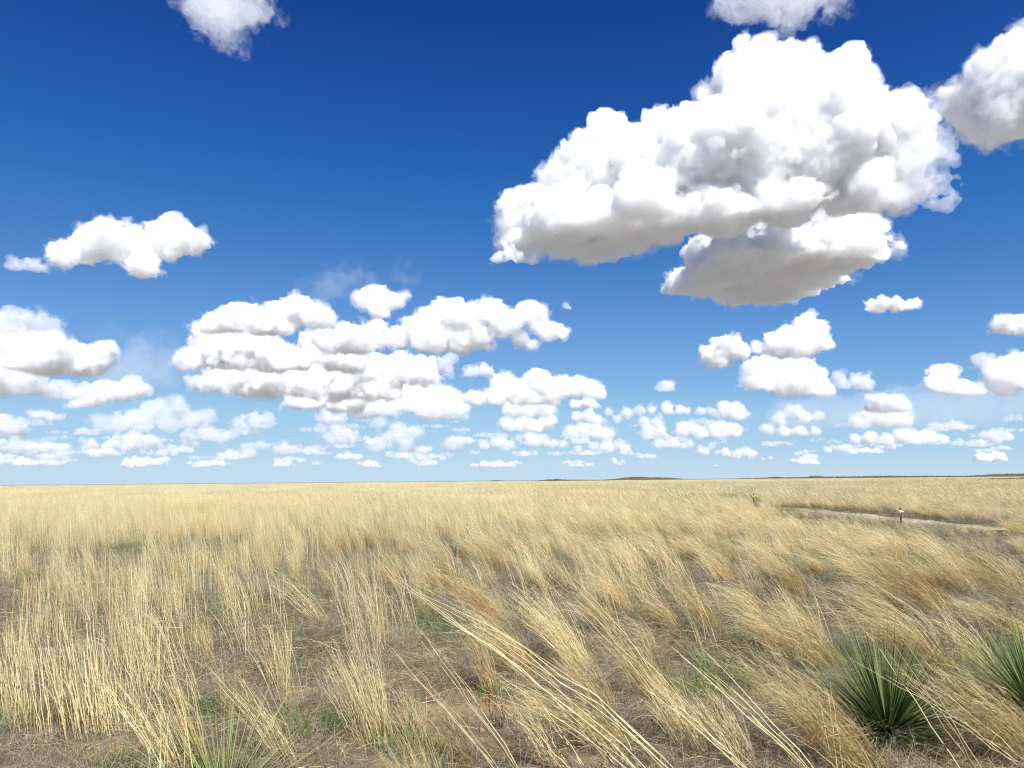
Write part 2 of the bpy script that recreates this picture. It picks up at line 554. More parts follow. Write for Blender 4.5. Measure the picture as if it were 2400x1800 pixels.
A8, A4, A5, A6 = (0, 0, .4973), (1100, 0, .5877), (0, 640, .6329), (1300, 660, .4973)   # crops the lobes were read in
THIN = 4.0
BAND = 'low clouds in the band over the horizon'
CLOUDS = [
 # crop, base row, optical thickness, label, lobes
 (A8, 250, THIN, 'ragged translucent cloud cut by the upper edge of the sky, left', ((900,20,50),(970,60,80),(1050,40,90),(1040,120,70),(1090,170,45),(1120,60,60),(1200,50,60),(1180,10,50),(1250,70,25),(1100,205,30),(1000,0,80))),
 (A8, 1312, 9, 'lone two lobed cloud trailing a small tail on the left', ((290,1200,38),(340,1210,25),(400,1180,45),(450,1130,60),(500,1110,60),(540,1150,70),(600,1150,60),(640,1120,40),(660,1190,70),(690,1240,45),(670,1275,30),(760,1120,55),(820,1110,65),(880,1140,55),(920,1140,40),(800,1170,50))),
 (A8, 1280, 2.5, 'thin flat wisp beside the two lobed cloud', ((70,1252,26),(120,1245,20),(160,1250,24),(205,1262,17))),
 (A4, 150, 3, 'ragged translucent cloud above the huge cumulus', ((1040,10,46),(1110,20,56),(1180,10,58),(1250,15,62),(1330,0,62),(1420,-10,50),(1470,0,30),(1230,70,36),(1300,60,44),(1260,110,24),(1370,35,30))),
 (A4, 540, 9, 'big cloud entering the sky from the right edge', ((1940,430,35),(2000,430,60),(2060,400,70),(2120,360,90),(2200,300,120),(2290,300,140),(2250,420,100),(2150,450,90),(2060,470,60),(2150,500,50))),
 (A4, 575, 2, 'tiny shred of cloud between the huge cumulus and the right edge cloud', ((1955,530,26),(1930,545,18),(1985,535,14))),
 (A5, 235, 10, 'slanting cloud on top of the middle cluster', ((800,190,40),(860,180,55),(930,190,65),(1000,180,65),(1060,160,55),(1110,130,45),(1150,160,50),(1190,165,30))),
 (A5, 362, 12, 'wide cloud at the left of the middle cluster', ((770,240,50),(840,270,60),(900,270,70),(960,280,60),(700,320,35),(780,310,50),(860,320,50),(1000,310,60),(1060,320,50),(1160,280,55),(1230,310,60),(1300,320,60),(1100,330,50))),
 (A5, 302, 9, 'rounded grey cloud with one bright knob in the middle cluster', ((1200,245,45),(1270,250,60),(1340,260,55),(1385,215,40),(1400,245,35))),
 (A5, 172, 5, 'small pale tailed cloud alone above the middle cluster', ((1350,100,38),(1390,90,45),(1430,110,45),(1470,100,30),(1495,85,18),(1400,140,36))),
 (A5, 292, 11, 'tall bright cloud at the right of the middle cluster', ((1480,240,40),(1540,210,50),(1600,180,60),(1640,140,45),(1680,160,60),(1740,180,60),(1800,150,50),(1810,125,30),(1850,180,55),(1620,240,60),(1700,250,60),(1780,240,50),(1560,260,40))),
 (A5, 288, 7, 'curled cloud trailing to the right off the middle cluster', ((1900,190,45),(1950,150,48),(1990,150,40),(1990,200,40),(2040,220,35),(2080,220,30),(1930,240,35),(1970,265,20))),
 (A5, 466, 14, 'long flat bottomed cloud under the middle cluster', ((760,405,35),(820,395,40),(900,390,55),(970,390,55),(1040,400,60),(1120,410,60),(1200,400,60),(1280,400,60),(1340,370,60),(1420,370,70),(1500,360,65),(1560,360,55),(1590,390,35),(1150,440,45),(1250,435,50),(1350,430,50),(1450,430,45),(980,430,40))),
 (A5, 515, 7, 'pale cloud peeping out below the long flat cloud', ((1100,480,40),(1160,475,40),(1240,490,45),(1310,480,50))),
 (A5, 538, 10, 'bright domed cloud right below the end of the long flat cloud', ((1360,510,40),(1430,490,50),(1500,470,55),(1570,470,65),(1640,480,60),(1690,490,45),(1590,510,50))),
 (A5, 372, 4, 'small pointed puff right of the middle cluster', ((1645,342,34),(1672,325,25))),
 (A5, 382, 3.5, 'small flat puff right of the pointed puff', ((1740,370,26),(1790,360,30),(1815,365,18))),
 (A5, 485, 8, 'lumpy cloud string joining the domed cloud to the right', ((1760,470,40),(1830,460,35),(1860,410,45),(1890,400,25),(1920,450,55),(1990,410,50),(2030,440,50),(1980,460,40))),
 (A5, 542, 8, 'upper of two stacked flat clouds below the lumpy string', ((1900,505,40),(1970,500,45),(2020,500,40))),
 (A5, 588, 8, 'lower of two stacked flat clouds below the lumpy string', ((1880,560,40),(1950,555,50),(2030,550,45),(1990,570,35))),
 (A5, 562, 5, None, ((1210,535,35),(1260,535,35))),
 (A5, 645, 6, None, ((1220,610,35),(1270,600,45),(1300,610,35),(1250,575,30))),
 (A5, 662, 6, None, ((1390,640,35),(1440,620,45),(1500,640,40),(1480,590,45),(1530,590,40),(1400,560,35))),
 (A5, 672, 4, None, ((1575,657,22),(1595,650,16))),
 (A5, 658, 4, None, ((1670,635,33),(1700,630,25))),
 (A5, 655, 4, None, ((1790,638,30),(1850,630,38),(1880,640,24))),
 (A5, 645, 4, None, ((1970,620,38),(2010,625,30))),
 (A5, 235, 3, 'thin veil of cloud topping the heap at the left edge', ((20,200,60),(80,195,45),(140,195,35),(190,200,22))),
 (A5, 352, 6, 'soft grey cloud at the left edge under the thin veil', ((-30,270,60),(30,270,60),(100,280,60),(160,290,60),(60,320,70))),
 (A5, 378, 10, 'bright wing shaped cloud pointing right near the left edge', ((200,330,50),(260,320,55),(320,325,55),(370,300,40),(400,285,20),(180,350,40))),
 (A5, 455, 8, 'bulky cloud low on the left edge of the sky', ((-30,380,60),(20,370,60),(70,390,60),(40,420,60),(110,420,45))),
 (A5, 470, 3, 'dim thin cloud right of the bulky left edge cloud', ((200,440,36),(250,445,34),(300,440,30))),
 (A5, 502, 6, 'slanting ragged cloud rising to the right on the left side', ((270,490,25),(330,470,35),(380,445,40),(440,440,35),(490,430,40),(520,430,22))),
 (A5, 548, 3, None, ((130,525,24),(180,530,25),(230,530,20))),
 (A5, 605, 5, None, ((-10,570,40),(30,570,40),(70,570,35))),
 (A5, 594, 5, 'wide broken cloud above the left part of the horizon band', ((380,560,40),(440,555,45),(500,540,50),(550,510,50),(600,500,45),(660,490,40),(540,560,50),(620,560,50),(700,550,50),(760,540,40))),
 (A5, 600, 4, None, ((890,560,36),(940,555,40),(985,545,32))),
 (A5, 640, 4, None, ((700,610,35),(760,595,36),(800,605,28),(850,600,26))),
 (A5, 650, 4, None, ((420,640,40),(490,620,40),(560,625,36),(330,640,30))),
 (A5, 690, 3.5, None, ((160,690,30),(220,690,34),(60,640,36),(120,650,30))),
 (A5, 690, 3.5, None, ((870,680,34),(920,665,34),(970,640,28),(1050,650,34),(1090,655,26))),
 (A6, 397, 8, 'small domed puff with a knob, left of a pair', ((740,350,50),(780,310,50),(800,290,35),(850,290,28),(860,330,45),(790,360,50))),
 (A6, 358, 9, 'wedge shaped cloud rising to the right above a wide puff', ((970,310,35),(1030,300,50),(1090,280,60),(1150,240,60),(1195,200,40),(1220,240,55),(1240,290,50),(1150,310,60),(1070,330,40))),
 (A6, 548, 10, 'wide heaped puff under the wedge shaped cloud', ((950,410,55),(1010,400,50),(1060,420,60),(1130,420,60),(1170,390,40),(1190,430,60),(1230,470,50),(960,470,60),(1060,480,60),(1160,490,60),(1260,510,45))),
 (A6, 506, 4, 'left puff of two side by side right of the heaped puff', ((1340,460,30),(1360,488,28),(1335,440,18))),
 (A6, 510, 4, 'right puff of two side by side right of the heaped puff', ((1420,470,35),(1460,485,33))),
 (A6, 514, 3, 'dim lone shred left of the heaped puff', ((530,493,32),(500,500,20))),
 (A6, 138, 6, 'small flat cloud below the huge cumulus on its right', ((1500,110,32),(1550,110,35),(1610,115,38),(1660,120,25),(1700,105,20))),
 (A6, 246, 5, 'small round puff at the right edge of the sky', ((2100,215,35),(2150,210,45),(2200,215,40))),
 (A6, 132, 1.5, 'faint speck of cloud left under the huge cumulus', ((50,118,20),(62,124,14))),
 (A6, 532, 7, 'hook shaped cloud joining the cloud at the right edge', ((1800,490,40),(1820,440,50),(1860,430,35),(1850,500,45),(1920,510,38),(1980,520,34))),
 (A6, 532, 10, 'tall puff low at the right edge of the sky', ((2060,480,45),(2090,430,55),(2150,430,60),(2190,370,35),(2210,450,70),(2120,500,50))),
 (A6, 410, 3, 'dim shred above the hook shaped cloud', ((2020,380,35),(2000,375,22))),
 (A6, 618, 6, 'cap cloud on top of the wide stack at the right', ((1510,580,35),(1560,570,40),(1620,585,42))),
 (A6, 714, 8, 'bright middle cloud of the wide stack at the right', ((1430,660,50),(1490,640,50),(1560,650,60),(1640,650,50))),
 (A6, 772, 6, 'long low cloud under the wide stack at the right', ((1410,745,30),(1480,740,35),(1560,750,40),(1640,730,45),(1700,735,45),(1770,735,45),(1830,740,25))),
 (A6, 760, 5, None, ((2080,735,40),(2110,730,30))),
 (A6, 683, 7, 'horned cloud above a flat one, right of centre low in the sky', ((1060,650,40),(1120,620,45),(1140,595,30),(1180,640,40),(1240,640,35))),
 (A6, 733, 6, 'flat cloud right beneath the horned cloud', ((1000,695,35),(1080,705,35),(1160,705,38),(1230,705,30))),
 (A6, 658, 8, 'compact round cloud low in the sky left of the horned one', ((800,610,50),(850,610,50),(880,630,40))),
 (A6, 632, 3, None, ((690,610,32),(740,610,28))),
 (A6, 747, 7, None, ((760,700,50),(810,700,50),(850,710,35))),
 (A6, 743, 7, None, ((600,700,40),(640,690,40),(690,710,40))),
 (A6, 627, 6, None, ((460,600,30),(530,600,40),(590,605,30),(630,610,20))),
 (A6, 752, 7, None, ((430,660,40),(480,660,45),(450,710,50),(500,720,40))),
 (A6, 787, 5, None, ((490,770,35),(560,765,38),(620,770,30))),
 (A6, 670, 6, None, ((110,640,35),(160,635,45),(195,650,30))),
 (A6, 767, 8, None, ((80,720,45),(140,710,50),(200,710,50),(250,720,35))),
 (A6, 812, 5, None, ((110,790,30),(180,780,35),(250,780,40),(330,795,42),(300,770,30))),
 (A6, 668, 5, None, ((340,620,40),(300,650,35),(400,605,30),(250,610,30))),
 (A6, 814, 4, None, ((690,795,24),(720,800,20))),
 (A6, 832, 4, None, ((860,815,28),(900,805,33),(930,815,24))),
 (A6, 553, 7, 'lumpy white cloud at the right end of the lumpy string', ((0,510,50),(60,490,50),(110,500,50),(170,515,45),(210,525,28))),
 (A6, 600, 5, None, ((100,580,33),(150,575,35),(190,580,25))),
]
for i, (crop, by, th, label, lobes) in enumerate(CLOUDS):
    sp = z(lobes, *crop)
    x0, y0, k = crop
    D = base_dist(sum(s[0] for s in sp) / len(sp), y0 + by * k)
    thin = th <= 4
    band = not label
    th = th * .36 if thin else th * (1.05 if y0 + by * k < 900 else .7 if y0 + by * k < 970 else .34)
    sp = [(a, b, r * (.64 if band or y0 + by * k > 985 else .83 if y0 + by * k > 700 else 1)) for a, b, r in sp]
    build_cloud('cloud', sp, D, 100 + i, label or 'small low cloud in the hazy band over the horizon', depth=0.7, thick=th,
                amp=.40 if thin else (.42 if band else .33), wisp=.8 if thin else (.6 if band else .35), basewob=.045, group=None if label else BAND, voxpx=2.4 if thin else 2.6,
                fringe=(.16, .5) if thin else ((.16, .42) if band else (.16, .34)), fden=.35 if thin else .33)
# the far field of little clouds, rows upon rows of them down to the horizon: copies of a few shapes
rng = np.random.default_rng(5)
protos = []
for k in range(9):
    D = 16000
    n = 5 + k % 4
    sp = [(1200 + (j - n / 2) * 17 + rng.uniform(-7, 7), 1015 - rng.uniform(0, 12), rng.uniform(9, 19) * (1 - .5 * abs(j - n / 2) / n)) for j in range(n)]
    D = base_dist(1200, 1022)
    o = build_cloud('cloud', sp, D, 300 + k, 'small low cloud in the hazy band over the horizon', depth=.7, thick=1.25, amp=.42, wisp=.8, fringe=(.12, .4), fden=.3, group=BAND, voxpx=2.6)
    protos.append((o, D))
for i in range(200):
    py = 985 + 110 * rng.random() ** 0.75
    px = 1560 * rng.random() ** 1.05 - 40 if i < 158 else rng.uniform(1500, 2420)
    Dn = base_dist(px, py)
    o, D0 = protos[i % 9]
    if i >= 9:
        kids = [ch.copy() for ch in o.children]
        o = o.copy()
        col.objects.link(o)
        for ch in kids:
            col.objects.link(ch)
            ch.parent = o
    p = at_dist(px, py, Dn)
    o.location = (p.x, p.y, CLOUD_BASE)
    o.rotation_euler.z = -math.atan2(p.x, p.y) + rng.uniform(-.25, .25) + (math.pi if i % 2 else 0)
    f = Dn / D0 * rng.uniform(.16, .48)
    o.scale = (f * rng.uniform(.8, 1.5), f, f * rng.uniform(.8, 1.3))
# thin milky veil behind the stacks on the right, another wisp high in the middle
build_cloud('cloud', [(1840 + 62 * j, 975 - 3 * j, 44 - abs(j - 5) * 2) for j in range(11)], base_dist(2100, 1010, 2600), 801,
            'milky veil of cloud spread low behind the stacks on the right', base=2600, thick=.30, amp=.2, wisp=.5, voxpx=5, veil=.002)
build_cloud('cloud', [(745, 690, 26), (775, 670, 26), (800, 655, 24), (830, 652, 22), (870, 655, 18), (940, 650, 14)], base_dist(800, 715, 2200), 802,
            'faint smear of cloud above the middle cluster', base=2200, thick=.16, amp=.3, wisp=1.0, voxpx=5, veil=.001, fringe=(.35, .8), fden=.5)
build_cloud('cloud', [(270, 860, 40), (320, 850, 44), (370, 860, 34)], base_dist(320, 905, 1800), 803,
            'faint smear of cloud right of the wing shaped cloud', base=1800, thick=.22, amp=.3, wisp=.8, voxpx=5, veil=.001, fringe=(.35, .8), fden=.5)
# ------------------------------------------------------------------ grass
def plant_nodes(trans, rough=.55, spec=.25, var=.22):
    def f(nt, out):
        N = nt.nodes.new
        at = N("ShaderNodeAttribute")
        at.attribute_name = "col"
        oi = N("ShaderNodeObjectInfo")
        mr = N("ShaderNodeMapRange")
        mr.inputs['To Min'].default_value = 1 - var
        mr.inputs['To Max'].default_value = 1 + var
        nt.links.new(oi.outputs['Random'], mr.inputs['Value'])
        mul = N("ShaderNodeMixRGB")
        mul.blend_type = 'MULTIPLY'
        mul.inputs[0].default_value = 1
        nt.links.new(at.outputs['Color'], mul.inputs[1])
        nt.links.new(mr.outputs[0], mul.inputs[2])
        p = N("ShaderNodeBsdfPrincipled")
        p.inputs['Roughness'].default_value = rough
        p.inputs['Specular IOR Level'].default_value = spec
        t = N("ShaderNodeBsdfTranslucent")
        mx = N("ShaderNodeMixShader")
        mx.inputs[0].default_value = trans
        nt.links.new(mul.outputs[0], p.inputs['Base Color'])
        nt.links.new(mul.outputs[0], t.inputs['Color'])
        nt.links.new(p.outputs[0], mx.inputs[1])
        nt.links.new(t.outputs[0], mx.inputs[2])
        nt.links.new(mx.outputs[0], out.inputs['Surface'])
    return f

M_STRAW = ramp_mat("dry_grass", plant_nodes(.22))
M_GREEN = ramp_mat("green_blade", plant_nodes(.2, .6, .12))
M_TWIG = ramp_mat("dark_twig", plant_nodes(0, .8, .1))

class Plant:
    def __init__(s):
        s.v, s.f, s.c, s.n = [], [], [], 0

    def strands(s, P, w, c0, c1, rng, tube=False, taper=.75, side=None):
        """P (n, k, 3) centre lines, w (n,) widths, c0 / c1 (n,3) colours at root and tip"""
        n, k, _ = P.shape
        T = np.gradient(P, axis=1)
        T /= np.linalg.norm(T, axis=2, keepdims=True) + 1e-9
        if side is None:
            side = rng.standard_normal((n, 3))
        S = np.cross(T, side[:, None, :])
        S /= np.linalg.norm(S, axis=2, keepdims=True) + 1e-9
        t = np.linspace(0, 1, k)
        hw = (w[:, None] * .5) * (1 - taper * t[None, :] ** 1.8)
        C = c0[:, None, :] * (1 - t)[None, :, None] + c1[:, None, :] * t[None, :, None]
        if tube:
            B = np.cross(T, S)
            m = 3
            ring = [P + (S * math.cos(2 * math.pi * j / m) + B * math.sin(2 * math.pi * j / m)) * hw[:, :, None] for j in range(m)]
        else:
            m = 2
            ring = [P - S * hw[:, :, None], P + S * hw[:, :, None]]
        V = np.stack(ring, 2)                                # n,k,m,3
        idx = (np.arange(n * k * m).reshape(n, k, m)) + s.n
        faces = []
        for j in range(m if tube else 1):
            j2 = (j + 1) % m
            faces.append(np.stack([idx[:, :-1, j], idx[:, :-1, j2], idx[:, 1:, j2], idx[:, 1:, j]], -1).reshape(-1, 4))
        s.v.append(V.reshape(-1, 3))
        s.f.append(np.concatenate(faces))
        s.c.append(np.repeat(C[:, :, None, :], m, 2).reshape(-1, 3))
        s.n += n * k * m

    def mesh(s, name, mat, org=None):
        v = np.concatenate(s.v)
        if org is not None:
            v = v - np.array(org)
        me = mesh_np(name, v, np.concatenate(s.f), [mat], True)
        c = np.concatenate(s.c)
        a = me.color_attributes.new("col", 'FLOAT_COLOR', 'POINT')
        a.data.foreach_set('color', np.concatenate([np.clip(c, 0, 1), np.ones((len(c), 1))], 1).astype(np.float32).ravel())
        return me

def pick(rng, n, a, b, jit=.12):
    """n colours between a and b with a little jitter"""
    t = rng.random((n, 1))
    return (np.array(a) * (1 - t) + np.array(b) * t) * rng.uniform(1 - jit, 1 + jit, (n, 1))

def lean_paths(rng, n, rad, L, th0, th1, az, azsd, k, power=1.4, root=None):
    """curving strands rooted in a disk; th = angle from upright at root and tip"""
    a, r = rng.uniform(0, 2 * math.pi, n), rad * np.sqrt(rng.random(n))
    if root is None:
        root = np.stack([r * np.cos(a), r * np.sin(a), np.zeros(n) - .01], 1)
    l = rng.uniform(L[0], L[1], n)
    t0, t1 = rng.normal(th0[0], th0[1], n), rng.normal(th1[0], th1[1], n)
    azi = rng.normal(az, azsd, n) if az is not None else a + rng.normal(0, .6, n)
    s = np.linspace(0, 1, k)
    th = t0[:, None] + (t1 - t0)[:, None] * s[None, :] ** power
    wob = rng.normal(0, .12, (n, 1)) * np.sin(s * 6.3 + rng.uniform(0, 6, (n, 1)))
    az_ = azi[:, None] + wob
    d = np.stack([np.sin(th) * np.cos(az_), np.sin(th) * np.sin(az_), np.cos(th)], 2) * (l / (k - 1))[:, None, None]
    P = np.concatenate([root[:, None, :], root[:, None, :] + np.cumsum(d[:, 1:], 1)], 1)
    P[:, :, 2] = np.maximum(P[:, :, 2], -.01 + .02 * s)
    return P

STRAW = ((.74, .62, .335), (.56, .445, .22))
PALE = ((.84, .745, .455), (.68, .575, .31))
GOLD = ((.62, .435, .17), (.47, .30, .105))
OCHRE = ((.45, .26, .085), (.57, .38, .155))
GREY = ((.20, .185, .14), (.37, .34, .255))
BROWN = ((.13, .088, .05), (.27, .20, .12))
DULL = ((.085, .095, .05), (.20, .20, .115))
GREEN = ((.055, .13, .026), (.11, .21, .045))
LEFT = math.pi

def straw_tussock(rng, n, h, lean, rad=.10, wid=(.0032, .0058), k=7, fine=1.0):
    p = Plant()
    P = lean_paths(rng, n, rad, h, (lean * .35, .07), (lean * 1.25, .16), LEFT, .5, k)
    p.strands(P, rng.uniform(*wid, n), pick(rng, n, *STRAW) * .92, pick(rng, n, *PALE), rng)
    m = int(n * 1.3 * fine)                       # thin leaves curling off the stems
    j = rng.integers(0, n, m)
    q = rng.integers(1, k - 2, m)
    root = P[j, q]
    L2 = lean_paths(rng, m, 0, (.10, .28), (.5, .3), (1.7, .5), LEFT, 1.2, 4, root=root)
    p.strands(L2, rng.uniform(.0015, .003, m), pick(rng, m, *STRAW) * .9, pick(rng, m, *GOLD), rng)
    m = int(n * .8)                               # fluffy heads
    j = rng.integers(0, n, m)
    root = P[j, rng.integers(k - 3, k - 1, m)]
    L3 = lean_paths(rng, m, 0, (.05, .14), (lean + .2, .35), (lean + .7, .4), LEFT, .8, 3, root=root)
    p.strands(L3, rng.uniform(.0015, .003, m), pick(rng, m, *STRAW), pick(rng, m, *GOLD), rng)
    return p

def gold_tussock(rng, n, h, lean, rad=.09, wid=(.0019, .0036), k=7, cols=(GOLD, STRAW)):
    p = Plant()
    P = lean_paths(rng, n, rad, h, (lean * .3, .12), (lean * 1.35, .22), LEFT, .32, k)
    p.strands(P, rng.uniform(*wid, n), pick(rng, n, *cols[0]), pick(rng, n, *cols[1]), rng)
    m = n // 7                                     # a few coarse pale stems stand out
    P = lean_paths(rng, m, rad, (h[0] * .9, h[1] * 1.15), (lean * .3, .12), (lean * 1.2, .2), LEFT, .3, k)
    p.strands(P, rng.uniform(.003, .0055, m), pick(rng, m, *STRAW), pick(rng, m, *PALE), rng)
    m = n // 2
    P = lean_paths(rng, m, rad * 1.2, (h[0] * .3, h[1] * .6), (lean * .5, .3), (lean * 1.6, .4), LEFT, .9, 5)
    p.strands(P, rng.uniform(*wid, m), pick(rng, m, *BROWN), pick(rng, m, *OCHRE), rng)
    return p

def litter_clump(rng, n, rad, L=(.08, .30), cols=(GREY, BROWN), flat=1.1):
    p = Plant()
    P = lean_paths(rng, n, rad, L, (.5, .4), (flat + .5, .5), LEFT, 1.9, 5)
    p.strands(P, rng.uniform(.0014, .003, n), pick(rng, n, *cols[0], .25), pick(rng, n, *cols[1], .25), rng)
    m = n // 6
    P = lean_paths(rng, m, rad * 1.2, (.10, .35), (1.35, .15), (1.6, .15), 0, 3, 4)
    P[:, :, 2] += rng.uniform(.01, .09, (m, 1))
    p.strands(P, rng.uniform(.0016, .0034, m), pick(rng, m, *STRAW, .2), pick(rng, m, *GREY, .2), rng)
    return p

def green_tuft(rng, n, rad, L=(.10, .24)):
    p = Plant()
    P = lean_paths(rng, n, rad, L, (.25, .2), (.9, .4), None, 0, 5)
    p.strands(P, rng.uniform(.0022, .0042, n), pick(rng, n, *GREEN, .25), pick(rng, n, (.16, .27, .06), (.28, .33, .12), .2), rng)
    return p

def sage_clump(rng, n, rad, L=(.15, .38)):
    """grey wiry low herb"""
    p = Plant()
    P = lean_paths(rng, n, rad, L, (.3, .2), (.5, .35), None, 0, 5)
    p.strands(P, rng.uniform(.0016, .003, n), pick(rng, n, (.14, .11, .085), (.20, .16, .12)), pick(rng, n, (.36, .34, .25), (.48, .44, .33)), rng)
    m = n * 2
    j = rng.integers(0, n, m)
    L2 = lean_paths(rng, m, 0, (.03, .09), (.6, .3), (.9, .4), 0, 3, 3, root=P[j, rng.integers(1, 4, m)])
    p.strands(L2, rng.uniform(.0014, .0026, m), pick(rng, m, (.26, .24, .17), (.36, .33, .24)), pick(rng, m, (.40, .40, .28), (.52, .50, .38)), rng)
    return p

def far_patch(rng, n, rad, h, lean, w, cols0, cols1):
    p = Plant()
    P = lean_paths(rng, n, rad, h, (lean * .35, .1), (lean * 1.3, .25), LEFT, .6, 4)
    p.strands(P, rng.uniform(*w, n), pick(rng, n, *cols0), pick(rng, n, *cols1), rng, taper=.6)
    return p

def scatter(name, meshes, pos, rotz, scl, idx, label, cat, tilt=None):
    """one 'stuff' object: instances of a few plant shapes on points"""
    c = bpy.data.collections.new(name + "_shapes")
    for i, me in enumerate(meshes):
        c.objects.link(bpy.data.objects.new("%s_shape_%02d" % (name, i), me))
    n = len(pos)
    pm = bpy.data.meshes.new(name)
    pm.vertices.add(n)
    pm.vertices.foreach_set('co', np.asarray(pos, np.float32).ravel())
    rot = np.zeros((n, 3), np.float32)
    rot[:, 2] = rotz
    for nm, ty, key, val in (("rot", 'FLOAT_VECTOR', 'vector', rot), ("scl", 'FLOAT', 'value', scl), ("pick", 'INT', 'value', idx)):
        a = pm.attributes.new(nm, ty, 'POINT')
        a.data.foreach_set(key, np.asarray(val, np.int32 if ty == 'INT' else np.float32).ravel())
    o = link(name, pm)
    ng = bpy.data.node_groups.new(name, 'GeometryNodeTree')
    ng.interface.new_socket("Geometry", in_out='INPUT', socket_type='NodeSocketGeometry')
    ng.interface.new_socket("Geometry", in_out='OUTPUT', socket_type='NodeSocketGeometry')
    N = ng.nodes.new
    gi, go = N("NodeGroupInput"), N("NodeGroupOutput")
    ci = N("GeometryNodeCollectionInfo")
    ci.inputs['Collection'].default_value = c
    ci.inputs['Separate Children'].default_value = True
    ci.inputs['Reset Children'].default_value = True
    ip = N("GeometryNodeInstanceOnPoints")
    ip.inputs['Pick Instance'].default_value = True
    def attr(nm, ty):
        a = N("GeometryNodeInputNamedAttribute")
        a.data_type = ty
        a.inputs['Name'].default_value = nm
        return a.outputs['Attribute']
    er = N("FunctionNodeEulerToRotation")
    L = ng.links.new
    L(gi.outputs[0], ip.inputs['Points'])
    L(ci.outputs[0], ip.inputs['Instance'])
    L(attr("pick", 'INT'), ip.inputs['Instance Index'])
    L(attr("rot", 'FLOAT_VECTOR'), er.inputs[0])
    L(er.outputs[0], ip.inputs['Rotation'])
    L(attr("scl", 'FLOAT'), ip.inputs['Scale'])
    L(ip.outputs[0], go.inputs[0])
    o.modifiers.new("grass", 'NODES').node_group = ng
    tag(o, label, cat, kind='stuff')
    return o

def to_px(P):
    """(n,3) world points -> photo pixels"""
    q = (P - np.array([0, 0, EYE])) @ np.array(CM)
    return 1200 + q[:, 0] / -q[:, 2] * FPX, 900 - q[:, 1] / -q[:, 2] * FPX

def wedge(rng, n, y0, y1, margin, pw=1.0):
    """n random points of the view wedge between two distances, even per area for pw=1"""
    u = rng.random(n)
    y = np.sqrt(y0 ** 2 + (y1 ** 2 - y0 ** 2) * u)
    x = rng.uniform(-1, 1, n) * (y * .77 + margin + .6)
    return x, y

def fields(x, y):
    """slow patchiness of the sward in [0,1]"""
    v = np.array([mnoise.noise((a * .33, b * .33, 0)) * .6 + mnoise.noise((a * .9, b * .9, 4)) * .4 for a, b in zip(x, y)])
    return v * .9 + .5

def leaning(x, y):
    """0 upright ... 1 laid over: the wind lays the grass over towards the left, most of all on the right"""
    s = x / (y * .72 + .5)
    v = np.array([mnoise.noise((a * .21 + 7, b * .21, 2)) for a, b in zip(x, y)])
    return np.clip(.42 + .55 * s + .35 * v, 0, 1)

def near_track(x, y, h):
    """tall plants that would hide the mown strip and the track are left out"""
    px, py = to_px(np.stack([x - h * .4, y, hgt(x, y) + h * .95], 1))
    post = (np.abs(px - 1767) < 14) & (y < 52) & (py < 1176)
    on = (np.abs(x - track_x(y)) < 1.8) & (y > 22.4) & (y < 41)
    line = np.interp(px, [1800, 1830, 2340, 2420, 2600], [1186, 1190, 1238, 1215, 1200])
    hide = (px > 1815) & (px < 2345) & (py < line) & (x < track_x(y)) & (y > 9)
    return on | post, hide
